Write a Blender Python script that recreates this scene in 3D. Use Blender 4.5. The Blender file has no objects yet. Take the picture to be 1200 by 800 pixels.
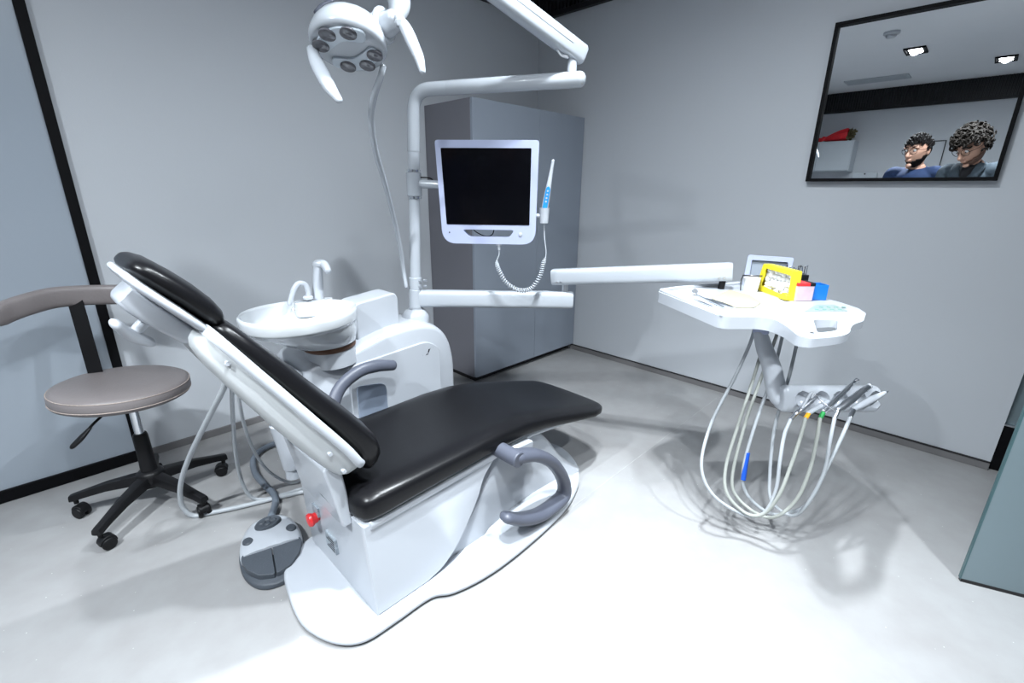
import bpy, bmesh, math, random
from mathutils import Vector, Matrix, noise
PI = math.pi
SC = bpy.context.scene
COL = SC.collection
random.seed(7)
V = Vector

# ------------------------------------------------------------------ materials
def mat(name, col, rough=0.5, metal=0.0, spec=0.5, coat=0.0, trans=0.0, emit=None, es=0.0,
        noise_scale=0.0, noise_amt=0.0, bump=0.0, bump_scale=60.0, ior=1.45):
    m = bpy.data.materials.new(name); m.use_nodes = True
    nt = m.node_tree; b = nt.nodes['Principled BSDF']
    b.inputs['Base Color'].default_value = (*col, 1)
    b.inputs['Roughness'].default_value = rough
    b.inputs['Metallic'].default_value = metal
    b.inputs['Specular IOR Level'].default_value = spec
    b.inputs['Coat Weight'].default_value = coat
    b.inputs['Coat Roughness'].default_value = 0.08
    b.inputs['Transmission Weight'].default_value = trans
    b.inputs['IOR'].default_value = ior
    if emit:
        b.inputs['Emission Color'].default_value = (*emit, 1)
        b.inputs['Emission Strength'].default_value = es
    if noise_amt or bump:
        tc = nt.nodes.new('ShaderNodeTexCoord')
    if noise_amt:
        n = nt.nodes.new('ShaderNodeTexNoise'); n.inputs['Scale'].default_value = noise_scale
        n.inputs['Detail'].default_value = 6
        nt.links.new(tc.outputs['Object'], n.inputs['Vector'])
        r = nt.nodes.new('ShaderNodeValToRGB')
        r.color_ramp.elements[0].position = 0.3; r.color_ramp.elements[1].position = 0.72
        r.color_ramp.elements[0].color = (*[c * (1 - noise_amt) for c in col], 1)
        r.color_ramp.elements[1].color = (*[min(1, c * (1 + noise_amt)) for c in col], 1)
        nt.links.new(n.outputs['Fac'], r.inputs['Fac'])
        nt.links.new(r.outputs['Color'], b.inputs['Base Color'])
    if bump:
        n2 = nt.nodes.new('ShaderNodeTexNoise'); n2.inputs['Scale'].default_value = bump_scale
        n2.inputs['Detail'].default_value = 3
        nt.links.new(tc.outputs['Object'], n2.inputs['Vector'])
        bp = nt.nodes.new('ShaderNodeBump'); bp.inputs['Strength'].default_value = bump
        bp.inputs['Distance'].default_value = 0.01
        nt.links.new(n2.outputs['Fac'], bp.inputs['Height'])
        nt.links.new(bp.outputs['Normal'], b.inputs['Normal'])
    return m

M = {}
M['white'] = mat('white_plastic', (0.44, 0.465, 0.505), 0.28, coat=0.3, noise_scale=3, noise_amt=0.015)
M['shell'] = mat('off_white_shell', (0.47, 0.49, 0.50), 0.4, coat=0.15, noise_scale=4, noise_amt=0.02)
M['ceramic'] = mat('white_ceramic', (0.54, 0.565, 0.59), 0.12, coat=0.6, noise_scale=3, noise_amt=0.01)
M['arm_white'] = mat('white_enamel', (0.43, 0.46, 0.50), 0.25, coat=0.4, noise_scale=3, noise_amt=0.01)
M['lav'] = mat('pale_bezel', (0.40, 0.44, 0.60), 0.35, noise_scale=3, noise_amt=0.01)
M['grey'] = mat('slate_grey_plastic', (0.075, 0.082, 0.108), 0.42, noise_scale=20, noise_amt=0.04)
M['dgrey'] = mat('dark_grey_rubber', (0.06, 0.07, 0.085), 0.5, bump=0.15, bump_scale=150, noise_scale=10, noise_amt=0.05)
M['hatch'] = mat('blue_grey_panel', (0.22, 0.26, 0.33), 0.45, noise_scale=5, noise_amt=0.03)
M['leather'] = mat('black_leather', (0.005, 0.005, 0.006), 0.30, spec=0.28, bump=0.02, bump_scale=220)
M['taupe'] = mat('taupe_leather', (0.185, 0.165, 0.165), 0.42, bump=0.06, bump_scale=120, noise_scale=8, noise_amt=0.05)
M['stitch'] = mat('taupe_thread', (0.36, 0.30, 0.27), 0.7, noise_scale=200, noise_amt=0.2)
M['black'] = mat('black_nylon', (0.006, 0.006, 0.007), 0.45, spec=0.3, noise_scale=20, noise_amt=0.1)
M['blackmetal'] = mat('black_metal', (0.003, 0.003, 0.004), 0.6, spec=0.15, noise_scale=10, noise_amt=0.1)
M['chrome'] = mat('chrome', (0.75, 0.77, 0.8), 0.18, metal=1, noise_scale=6, noise_amt=0.03)
M['steel'] = mat('brushed_steel', (0.66, 0.68, 0.72), 0.28, metal=1, noise_scale=40, noise_amt=0.06)
M['screen'] = mat('dark_screen', (0.002, 0.002, 0.003), 0.12, spec=0.2, noise_scale=3, noise_amt=0.05)
M['hose'] = mat('grey_hose', (0.40, 0.425, 0.45), 0.4, noise_scale=15, noise_amt=0.03)
M['hosed'] = mat('green_grey_hose', (0.34, 0.355, 0.33), 0.4, noise_scale=15, noise_amt=0.03)
M['conduit'] = mat('dark_grey_conduit', (0.14, 0.165, 0.20), 0.45, noise_scale=15, noise_amt=0.05)
M['lens'] = mat('lamp_lens', (0.10, 0.10, 0.115), 0.12, coat=0.7, noise_scale=60, noise_amt=0.2)
M['lensw'] = mat('lamp_face', (0.50, 0.56, 0.62), 0.15, coat=0.5, noise_scale=4, noise_amt=0.02)
M['red'] = mat('red_plastic', (0.75, 0.03, 0.035), 0.35, noise_scale=8, noise_amt=0.03)
M['blue'] = mat('blue_plastic', (0.01, 0.16, 0.55), 0.3, noise_scale=8, noise_amt=0.05)
M['padblue'] = mat('keypad_blue', (0.02, 0.25, 0.62), 0.35, noise_scale=8, noise_amt=0.04)
M['bluesleeve'] = mat('blue_sleeve', (0.01, 0.09, 0.55), 0.4, noise_scale=8, noise_amt=0.04)
M['yellow'] = mat('yellow_card', (0.88, 0.72, 0.03), 0.5, noise_scale=8, noise_amt=0.03)
M['amber'] = mat('amber_plastic', (0.85, 0.42, 0.02), 0.4, noise_scale=8, noise_amt=0.05)
M['brown'] = mat('brown_rubber', (0.12, 0.055, 0.03), 0.5, noise_scale=10, noise_amt=0.1)
M['green'] = mat('green_plastic', (0.02, 0.25, 0.06), 0.4, noise_scale=8, noise_amt=0.05)
M['cotton'] = mat('white_cotton', (0.82, 0.82, 0.82), 0.9, bump=0.4, bump_scale=80, noise_scale=40, noise_amt=0.05)
M['napkin'] = mat('cream_paper', (0.36, 0.325, 0.225), 0.85, bump=0.15, bump_scale=50, noise_scale=10, noise_amt=0.03)
M['pink'] = mat('pale_pink_clear_plastic', (0.80, 0.62, 0.68), 0.25, trans=0.35, noise_scale=30, noise_amt=0.08)
M['pinkr'] = mat('pink_contents', (0.70, 0.16, 0.22), 0.5, noise_scale=60, noise_amt=0.3)
M['burs'] = mat('dark_steel', (0.12, 0.12, 0.13), 0.3, metal=1, noise_scale=60, noise_amt=0.2)
M['keypad'] = mat('grey_green_keypad', (0.25, 0.31, 0.30), 0.35, noise_scale=20, noise_amt=0.04)
M['keys'] = mat('keypad_keys', (0.16, 0.30, 0.27), 0.4, noise_scale=20, noise_amt=0.05)
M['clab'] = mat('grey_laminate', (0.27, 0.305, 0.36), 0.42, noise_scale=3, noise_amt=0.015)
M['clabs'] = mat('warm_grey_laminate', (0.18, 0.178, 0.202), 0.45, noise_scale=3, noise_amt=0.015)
M['plinth'] = mat('dark_plinth', (0.012, 0.011, 0.012), 0.6, noise_scale=10, noise_amt=0.1)
M['wall'] = mat('grey_wall_paint', (0.52, 0.545, 0.58), 0.8, bump=0.03, bump_scale=200, noise_scale=1.2, noise_amt=0.02)
M['ceil'] = mat('ceiling_paint', (0.72, 0.74, 0.77), 0.85, noise_scale=1.2, noise_amt=0.02)
M['base'] = mat('baseboard_grey', (0.17, 0.165, 0.168), 0.5, noise_scale=4, noise_amt=0.08)
M['clad'] = mat('dark_cladding', (0.012, 0.012, 0.015), 0.5, noise_scale=12, noise_amt=0.2)
M['cladlip'] = mat('black_trim', (0.006, 0.006, 0.008), 0.5, noise_scale=12, noise_amt=0.1)
M['mirror'] = mat('mirror_silver', (0.86, 0.88, 0.89), 0.0, metal=1, noise_scale=2, noise_amt=0.003)
M['panel'] = mat('frosted_panel', (0.33, 0.375, 0.43), 0.24, spec=0.9, noise_scale=1.5, noise_amt=0.02)
M['dglass'] = mat('green_frosted_glass', (0.24, 0.31, 0.34), 0.22, spec=0.6, trans=0.35, noise_scale=2, noise_amt=0.02)
M['dedge'] = mat('glass_edge', (0.06, 0.12, 0.13), 0.2, noise_scale=8, noise_amt=0.1)
M['lampon'] = mat('lamp_light', (1, 1, 1), 0.5, emit=(0.93, 0.97, 1.0), es=14)
M['skin'] = mat('skin', (0.50, 0.29, 0.21), 0.5, noise_scale=20, noise_amt=0.05)
M['hair'] = mat('dark_hair', (0.007, 0.006, 0.006), 0.75, spec=0.15, noise_scale=60, noise_amt=0.3)
M['hairc'] = mat('curly_brown_hair', (0.014, 0.011, 0.009), 0.7, spec=0.2, noise_scale=50, noise_amt=0.4)
M['stubble'] = mat('brown_stubble', (0.13, 0.07, 0.05), 0.8, noise_scale=120, noise_amt=0.4)
M['navy'] = mat('navy_cotton', (0.007, 0.022, 0.07), 0.85, noise_scale=30, noise_amt=0.1)
M['denim'] = mat('grey_blue_jacket', (0.035, 0.05, 0.065), 0.85, noise_scale=30, noise_amt=0.15)
M['blackcloth'] = mat('black_cotton', (0.01, 0.01, 0.012), 0.9, noise_scale=30, noise_amt=0.1)
M['trouser'] = mat('dark_trousers', (0.02, 0.022, 0.028), 0.9, noise_scale=30, noise_amt=0.1)
M['shoe'] = mat('black_shoe', (0.01, 0.01, 0.01), 0.5, noise_scale=30, noise_amt=0.1)
M['redwrap'] = mat('red_wrapping', (0.62, 0.012, 0.02), 0.45, noise_scale=25, noise_amt=0.15)
M['dried'] = mat('dried_flowers', (0.10, 0.085, 0.04), 0.9, noise_scale=60, noise_amt=0.4)
M['cabwhite'] = mat('pale_cabinet', (0.46, 0.50, 0.54), 0.65, spec=0.2, noise_scale=3, noise_amt=0.02)
M['mark'] = mat('dark_print', (0.02, 0.02, 0.025), 0.5, noise_scale=30, noise_amt=0.1)
M['sticker'] = mat('grey_label_print', (0.30, 0.34, 0.38), 0.4, noise_scale=90, noise_amt=0.35)

def floor_material():
    m = bpy.data.materials.new('polished_concrete'); m.use_nodes = True
    nt = m.node_tree; b = nt.nodes['Principled BSDF']; L = nt.links.new
    tc = nt.nodes.new('ShaderNodeTexCoord')
    n1 = nt.nodes.new('ShaderNodeTexNoise'); n1.inputs['Scale'].default_value = 1.6; n1.inputs['Detail'].default_value = 9; n1.inputs['Roughness'].default_value = 0.62
    n2 = nt.nodes.new('ShaderNodeTexNoise'); n2.inputs['Scale'].default_value = 14; n2.inputs['Detail'].default_value = 8
    L(tc.outputs['Object'], n1.inputs['Vector']); L(tc.outputs['Object'], n2.inputs['Vector'])
    mx = nt.nodes.new('ShaderNodeMix'); mx.data_type = 'FLOAT'; mx.inputs[0].default_value = 0.3
    L(n1.outputs['Fac'], mx.inputs[2]); L(n2.outputs['Fac'], mx.inputs[3])
    r = nt.nodes.new('ShaderNodeValToRGB'); e = r.color_ramp.elements
    e[0].position = 0.36; e[0].color = (0.262, 0.257, 0.258, 1)
    e[1].position = 0.66; e[1].color = (0.315, 0.318, 0.322, 1)
    L(mx.outputs[0], r.inputs['Fac'])
    # pale specks
    v = nt.nodes.new('ShaderNodeTexVoronoi'); v.inputs['Scale'].default_value = 26
    L(tc.outputs['Object'], v.inputs['Vector'])
    sp = nt.nodes.new('ShaderNodeMapRange'); sp.inputs[1].default_value = 0.05; sp.inputs[2].default_value = 0.02
    L(v.outputs['Distance'], sp.inputs[0])
    mc = nt.nodes.new('ShaderNodeMix'); mc.data_type = 'RGBA'; mc.inputs[7].default_value = (0.6, 0.6, 0.6, 1)
    L(sp.outputs[0], mc.inputs[0]); L(r.outputs['Color'], mc.inputs[6])
    L(mc.outputs[2], b.inputs['Base Color'])
    b.inputs['Roughness'].default_value = 0.42
    b.inputs['Specular IOR Level'].default_value = 0.4
    bp = nt.nodes.new('ShaderNodeBump'); bp.inputs['Strength'].default_value = 0.06; bp.inputs['Distance'].default_value = 0.01
    L(n2.outputs['Fac'], bp.inputs['Height']); L(bp.outputs['Normal'], b.inputs['Normal'])
    return m
M['floor'] = floor_material()
M['joint'] = mat('floor_joint', (0.36, 0.36, 0.36), 0.6, noise_scale=30, noise_amt=0.1)

# ------------------------------------------------------------------ object helpers
OFF = {}
def finish(o, bevel=0.0, subsurf=0, seg=3, angle=35, smooth=True):
    me = o.data
    if smooth:
        for p in me.polygons: p.use_smooth = True
        me.set_sharp_from_angle(angle=math.radians(angle))
    if bevel:
        b = o.modifiers.new('bevel', 'BEVEL'); b.width = bevel; b.segments = seg
        b.limit_method = 'ANGLE'; b.angle_limit = math.radians(32); b.harden_normals = False
    if subsurf:
        s = o.modifiers.new('subsurf', 'SUBSURF'); s.levels = subsurf; s.render_levels = subsurf

def obj(name, bm, material, parent=None, bevel=0.0, subsurf=0, label=None, origin=None, angle=35, seg=3, smooth=True):
    off = OFF[parent.name] if parent else (V(origin) if origin is not None else V((0, 0, 0)))
    bmesh.ops.recalc_face_normals(bm, faces=bm.faces[:])
    bmesh.ops.translate(bm, verts=bm.verts[:], vec=-off)
    me = bpy.data.meshes.new(name); bm.to_mesh(me); bm.free()
    o = bpy.data.objects.new(name, me); COL.objects.link(o)
    mats = material if isinstance(material, list) else [material]
    for k in mats: me.materials.append(M[k])
    finish(o, bevel, subsurf, seg, angle, smooth)
    OFF[o.name] = off
    if parent: o.parent = parent
    else: o.location = off
    if label: o['label'] = label
    return o

def tag(o, label, cat, group=None, kind=None):
    o['label'] = label; o['category'] = cat
    if group: o['group'] = group
    if kind: o['kind'] = kind
    return o

def thing(name, label, cat, loc, group=None):
    o = bpy.data.objects.new(name, None); o.empty_display_size = 0.1; COL.objects.link(o)
    o.location = loc; OFF[o.name] = V(loc)
    return tag(o, label, cat, group)

def struct(name, bm, material, parent=None, bevel=0.0, origin=None, label=None):
    o = obj(name, bm, material, parent, bevel, origin=origin)
    if parent is None: o['kind'] = 'structure'
    if label: o['label'] = label
    return o

# ------------------------------------------------------------------ mesh helpers
def B(): return bmesh.new()

def box(bm, lo, hi, rot=None, piv=None):
    lo, hi = V(lo), V(hi)
    vs = [bm.verts.new((x, y, z)) for x in (lo.x, hi.x) for y in (lo.y, hi.y) for z in (lo.z, hi.z)]
    for f in ((0, 1, 3, 2), (4, 6, 7, 5), (0, 4, 5, 1), (2, 3, 7, 6), (0, 2, 6, 4), (1, 5, 7, 3)):
        bm.faces.new([vs[i] for i in f])
    if rot is not None:
        bmesh.ops.rotate(bm, verts=vs, cent=V(piv) if piv is not None else (lo + hi) / 2, matrix=rot)
    return vs

def obox(bm, c, ax, ay, az, hx, hy, hz):
    """box about c with half sizes along three unit axes"""
    c, ax, ay, az = V(c), V(ax).normalized(), V(ay).normalized(), V(az).normalized()
    vs = [bm.verts.new(c + ax * (sx * hx) + ay * (sy * hy) + az * (sz * hz)) for sx in (-1, 1) for sy in (-1, 1) for sz in (-1, 1)]
    for f in ((0, 1, 3, 2), (4, 6, 7, 5), (0, 4, 5, 1), (2, 3, 7, 6), (0, 2, 6, 4), (1, 5, 7, 3)):
        bm.faces.new([vs[i] for i in f])
    return vs

def loft(bm, rings, cap=True, closed=False):
    R = [[bm.verts.new(p) for p in r] for r in rings]
    n = len(R[0]); m = len(R)
    for i in range(m if closed else m - 1):
        a, b = R[i], R[(i + 1) % m]
        for j in range(n):
            k = (j + 1) % n
            bm.faces.new((a[j], a[k], b[k], b[j]))
    if cap and not closed:
        bm.faces.new(R[0][::-1]); bm.faces.new(R[-1])
    return R

def spline(pts, sub=8, closed=False):
    """Catmull-Rom through pts (tuples of any size)"""
    P = [V(p) for p in pts]; n = len(P); out = []
    rng = range(n) if closed else range(n - 1)
    for i in rng:
        if closed: p0, p1, p2, p3 = P[(i - 1) % n], P[i], P[(i + 1) % n], P[(i + 2) % n]
        else:
            p1, p2 = P[i], P[i + 1]
            p0 = P[i - 1] if i else p1 * 2 - p2
            p3 = P[i + 2] if i + 2 < n else p2 * 2 - p1
        for k in range(sub):
            t = k / sub
            out.append(0.5 * ((2 * p1) + (p2 - p0) * t + (2 * p0 - 5 * p1 + 4 * p2 - p3) * t * t + (3 * p1 - p0 - 3 * p2 + p3) * t ** 3))
    if not closed: out.append(P[-1])
    return out

def tube(bm, pts, r, seg=12, sub=8, flat=None, up=None, caps=True, ends=True):
    """swept tube; r is a number or one number per control point; flat=(a,b) scales the section"""
    P = [V(p) for p in pts]
    rr = [r] * len(P) if isinstance(r, (int, float)) else list(r)
    if sub > 1 and len(P) > 2:
        Q = spline(P, sub); RR = [v.x for v in spline([(a, 0, 0) for a in rr], sub)]
    else: Q, RR = P, rr
    T = []
    for i in range(len(Q)):
        a = Q[max(0, i - 1)]; b = Q[min(len(Q) - 1, i + 1)]
        T.append((b - a).normalized())
    n = V(up) if up is not None else (V((0, 0, 1)) if abs(T[0].z) < 0.9 else V((1, 0, 0)))
    n = (n - T[0] * n.dot(T[0])).normalized()
    fa, fb = flat or (1, 1)
    rings = []
    for i in range(len(Q)):
        n = (n - T[i] * n.dot(T[i])).normalized(); b = T[i].cross(n)
        rings.append([Q[i] + n * (math.cos(2 * PI * k / seg) * RR[i] * fa) + b * (math.sin(2 * PI * k / seg) * RR[i] * fb) for k in range(seg)])
    if ends:  # rounded ends
        def dome(c, t, ring, s):
            out = []
            for q in (0.35, 0.7, 0.92):
                k = math.sqrt(1 - q * q); rad = max((p - c).length for p in ring)
                out.append([c + (p - c) * k + t * (s * q * rad * 0.8) for p in ring])
            return out
        rings = dome(Q[0], T[0], rings[0], -1)[::-1] + rings + dome(Q[-1], T[-1], rings[-1], 1)
    loft(bm, rings, caps)
    return rings

def cyl(bm, a, b, r, seg=24, r2=None):
    tube(bm, [a, b], [r, r if r2 is None else r2], seg, sub=1, ends=False)

def lathe(bm, prof, c, axis=(0, 0, 1), seg=32, sx=1.0, sy=1.0, caps=True):
    """prof: (radius, height) pairs"""
    ax = V(axis).normalized(); c = V(c)
    u = V((1, 0, 0)) if abs(ax.z) > 0.9 else V((0, 0, 1)).cross(ax).normalized()
    u = (u - ax * u.dot(ax)).normalized(); v = ax.cross(u)
    rings = [[c + ax * h + u * (r * sx * math.cos(2 * PI * k / seg)) + v * (r * sy * math.sin(2 * PI * k / seg)) for k in range(seg)] for r, h in prof]
    loft(bm, rings, caps)

def rounded(pts, r, n=5):
    """round the corners of a 2-D polygon; r number or list"""
    out = []; m = len(pts)
    for i in range(m):
        p = V((*pts[i], 0)); a = V((*pts[i - 1], 0)); b = V((*pts[(i + 1) % m], 0))
        rr = r[i] if isinstance(r, (list, tuple)) else r
        da, db = (a - p), (b - p)
        k = min(rr, da.length * 0.49, db.length * 0.49)
        p1, p2 = p + da.normalized() * k, p + db.normalized() * k
        for j in range(n + 1):
            t = j / n
            q = p1 * (1 - t) ** 2 + p * (2 * t * (1 - t)) + p2 * t * t
            out.append((q.x, q.y))
    return out

def prism(bm, outline, fr, d0, d1):
    """extrude a 2-D outline; fr = (origin, u, v, w) ; from d0 to d1 along w"""
    o, u, v, w = [V(k) for k in fr]
    r0 = [o + u * a + v * b + w * d0 for a, b in outline]
    r1 = [o + u * a + v * b + w * d1 for a, b in outline]
    loft(bm, [r0, r1])

XZ = ((0, 0, 0), (1, 0, 0), (0, 0, 1), (0, 1, 0))
XY = ((0, 0, 0), (1, 0, 0), (0, 1, 0), (0, 0, 1))
YZ = ((0, 0, 0), (0, 1, 0), (0, 0, 1), (1, 0, 0))

def sell(n, a, b, e=3.0):
    """superellipse outline"""
    out = []
    for k in range(n):
        t = 2 * PI * k / n; c, s = math.cos(t), math.sin(t)
        out.append((a * math.copysign(abs(c) ** (2 / e), c), b * math.copysign(abs(s) ** (2 / e), s)))
    return out

def ball(bm, c, rx, ry=None, rz=None, seg=20, rings=12, mtx=None):
    ry = rx if ry is None else ry; rz = rx if rz is None else rz
    r = bmesh.ops.create_uvsphere(bm, u_segments=seg, v_segments=rings, radius=1.0)
    mm = Matrix.Translation(V(c)) @ (mtx.to_4x4() if mtx is not None else Matrix.Identity(4)) @ Matrix.Diagonal((rx, ry, rz, 1))
    bmesh.ops.transform(bm, matrix=mm, verts=r['verts'])

def torus(bm, c, R, r, axis=(0, 0, 1), seg=40, s2=10, sx=1, sy=1):
    ax = V(axis).normalized(); c = V(c)
    u = V((1, 0, 0)) if abs(ax.z) > 0.9 else V((0, 0, 1)).cross(ax).normalized()
    u = (u - ax * u.dot(ax)).normalized(); v = ax.cross(u)
    rings = []
    for i in range(seg):
        a = 2 * PI * i / seg; d = (u * math.cos(a) * sx + v * math.sin(a) * sy)
        rings.append([c + d * (R + r * math.cos(2 * PI * j / s2)) + ax * (r * math.sin(2 * PI * j / s2)) for j in range(s2)])
    loft(bm, rings, closed=True)

# ------------------------------------------------------------------ camera
CAMR = ((0.699809,-0.714274,0.008951),(0.215090,0.222651,0.950875),(0.681178,0.663505,-0.309446))
cam = bpy.data.cameras.new('camera'); co = bpy.data.objects.new('camera', cam); COL.objects.link(co)
H = 1.15
r_, u_, d_ = [V(k) for k in CAMR]
co.matrix_world = Matrix(((r_.x, u_.x, -d_.x, 0), (r_.y, u_.y, -d_.y, 0), (r_.z, u_.z, -d_.z, H), (0, 0, 0, 1)))
cam.sensor_width = 36; cam.lens = 36 * 545.3321 / 1200; cam.clip_start = 0.02
SC.camera = co

# ------------------------------------------------------------------ room
X0, Y0, XB, YF, ZC, ZB = 2.74, 2.438, -2.987, -2.8, 2.485, 2.226
bm = B(); box(bm, (XB - .1, YF - .1, -.1), (X0 + 1.5, Y0 + .1, 0)); struct('floor', bm, 'floor', label='pale polished concrete floor')
bm = B(); box(bm, (XB - .1, YF - .1, ZC), (X0 + 1.5, Y0 + .1, ZC + .1)); struct('ceiling', bm, 'ceil', label='pale painted ceiling')
bm = B(); box(bm, (XB - .1, Y0, 0), (X0 + .1, Y0 + .1, ZC)); struct('wall_left', bm, 'wall', label='plain grey wall behind the stool')
bm = B(); box(bm, (X0, -.262, 0), (X0 + .1, Y0, ZC)); box(bm, (X0, YF, 0), (X0 + .1, -1.55, ZC)); box(bm, (X0, -1.55, 2.2), (X0 + .1, -.262, ZC))
struct('wall_right', bm, 'wall', label='plain grey wall carrying the mirror')
bm = B(); box(bm, (XB - .1, YF, 0), (XB, Y0, ZC)); struct('wall_back', bm, 'wall', label='grey wall seen in the mirror')
bm = B(); box(bm, (XB - .1, YF - .1, 0), (X0 + 1.5, YF, ZC)); struct('wall_front', bm, 'wall')
bm = B(); box(bm, (X0 + 1.4, YF, 0), (X0 + 1.5, Y0, ZC)); struct('wall_corridor', bm, 'wall')

def cladding(name, a, b, n, label):
    """ribbed dark band between two points on a wall, n = inward normal"""
    a, b, n = V(a), V(b), V(n); d = (b - a); L = d.length; d.normalize()
    out = []; k = int(L / .03); up = V((0, 0, 1))
    bm = B()
    prof = []
    for i in range(k):
        s = i * L / k; w = L / k
        prof += [(s, .012), (s + w * .55, .012), (s + w * .6, .026), (s + w * .95, .026)]
    prof.append((L, .012))
    r0 = [a + d * s + n * t for s, t in prof]
    vs0 = [bm.verts.new(p + up * (ZB + .03)) for p in r0]; vs1 = [bm.verts.new(p + up * (ZC - .001)) for p in r0]
    for i in range(len(r0) - 1): bm.faces.new((vs0[i], vs0[i + 1], vs1[i + 1], vs1[i]))
    o = obj(name, bm, 'clad', smooth=False); o['kind'] = 'structure'; o['label'] = label
    bm = B(); m = (a + b) / 2 + n * .0165 + up * (ZB + .015)
    obox(bm, m, d, n, up, L / 2, .0155, .015)
    obj('lip', bm, 'cladlip', o, bevel=.002)
cladding('trim_1', (XB, Y0, 0), (X0, Y0, 0), (0, -1, 0), 'dark ribbed band above the left wall')
cladding('trim_2', (X0, Y0 - .035, 0), (X0, YF, 0), (-1, 0, 0), 'dark ribbed band above the right wall')
cladding('trim_3', (XB, YF, 0), (XB, Y0 - .035, 0), (1, 0, 0), 'dark ribbed band above the wall in the mirror')
bm = B(); box(bm, (.158, Y0 - .010, 0), (1.75, Y0, .034)); struct('baseboard_left', bm, 'base', bevel=.002)
bm = B(); box(bm, (X0 - .010, -.262, 0), (X0, Y0 - .40, .034)); o = struct('baseboard_right', bm, 'base', bevel=.002)
bm = B(); box(bm, (X0 - .012, -.262, .034), (X0, Y0 - .40, .038)); obj('lip', bm, 'plinth', o)

# floor joint line
a, b = V((2.5836, 0.8809, 0.0000)), V((1.1548, 0.8738, 0.0000)); d = (b - a).normalized(); a = a - d * .05
bm = B(); obox(bm, (a + b) / 2, d, V((-d.y, d.x, 0)), (0, 0, 1), (b - a).length / 2, .0011, .0005)
struct('trim_4', bm, 'joint', label='thin joint line cut in the floor')

# frosted panel in its black frame, left wall
bm = B(); box(bm, (-1.6, Y0 - .012, .045), (.133, Y0, ZB)); o = struct('window_1', bm, 'panel', label='large frosted pale blue wall panel in a black frame')
bm = B(); box(bm, (.131, Y0 - .022, 0), (.163, Y0, ZB)); box(bm, (-1.6, Y0 - .022, 0), (.131, Y0, .05)); box(bm, (-1.6, Y0 - .022, ZB - .03), (.131, Y0, ZB))
obj('frame', bm, 'blackmetal', o, label='black metal frame', bevel=.002)

# glass door standing open at the right
a = V((1.815, -.200, 0)); d = V((.055, -.146, 0)).normalized(); n = V((-d.y, d.x, 0))
bm = B(); obox(bm, a + d * .45 + V((0, 0, 1.06)), d, n, (0, 0, 1), .45, .005, 1.05)
o = struct('door_1', bm, 'dglass', bevel=.001, label='greenish frosted glass door leaf standing open')
bm = B(); obox(bm, a + d * .45 + V((0, 0, .0055)), d, n, (0, 0, 1), .45, .006, .0055)
obj('bottom_seal', bm, 'plinth', o)
bm = B(); obox(bm, a - d * .0015 + V((0, 0, 1.06)), d, n, (0, 0, 1), .0016, .0055, 1.05)
obj('polished_edge', bm, 'dedge', o)
# glazed opening in the right wall beside it
bm = B(); box(bm, (X0 + .03, -1.55, .21), (X0 + .042, -.262, 2.2)); o = struct('window_2', bm, 'dglass', label='greenish glass beside the open door')
bm = B(); box(bm, (X0 + .012, -1.55, .0), (X0 + .06, -.262, .212)); obj('bottom_rail', bm, 'blackmetal', o, bevel=.002)
bm = B(); box(bm, (X0 + .010, -1.55, .212), (X0 + .062, -.262, .218)); obj('rail_cap', bm, 'steel', o)

# ------------------------------------------------------------------ tall corner cabinet
cx0, cy0, ch = 1.757, 2.015, 1.605
t = thing('tall_cabinet', 'tall grey two-door cabinet filling the corner of the room', 'cabinet', (2.2, 2.2, 0))
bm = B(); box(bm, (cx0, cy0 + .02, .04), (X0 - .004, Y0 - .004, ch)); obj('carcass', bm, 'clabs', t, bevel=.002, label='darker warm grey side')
bm = B(); box(bm, (cx0 + .03, cy0 + .05, 0), (X0 - .03, Y0 - .02, .04)); obj('plinth', bm, 'plinth', t)
sx = 2.29
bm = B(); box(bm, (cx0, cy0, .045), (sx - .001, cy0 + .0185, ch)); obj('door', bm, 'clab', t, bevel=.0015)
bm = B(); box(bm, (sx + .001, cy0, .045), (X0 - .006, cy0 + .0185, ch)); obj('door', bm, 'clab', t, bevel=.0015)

# ------------------------------------------------------------------ wall mirror
t = thing('wall_mirror', 'square mirror in a thin black frame on the right wall', 'mirror', (X0, .325, 1.2))
my0, my1, mz0, mz1 = -.008, .657, 1.202, 1.866
bm = B()
for lo, hi in (((my0, mz0), (my1, mz0 + .014)), ((my0, mz1 - .014), (my1, mz1)), ((my0, mz0 + .014), (my0 + .014, mz1 - .014)), ((my1 - .014, mz0 + .014), (my1, mz1 - .014))):
    box(bm, (X0 - .034, lo[0], lo[1]), (X0 - .002, hi[0], hi[1]))
obj('frame', bm, 'blackmetal', t, bevel=.0015)
bm = B(); box(bm, (X0 - .012, my0 + .012, mz0 + .012), (X0 - .003, my1 - .012, mz1 - .012)); obj('mirror_glass', bm, 'mirror', t, smooth=False)

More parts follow.
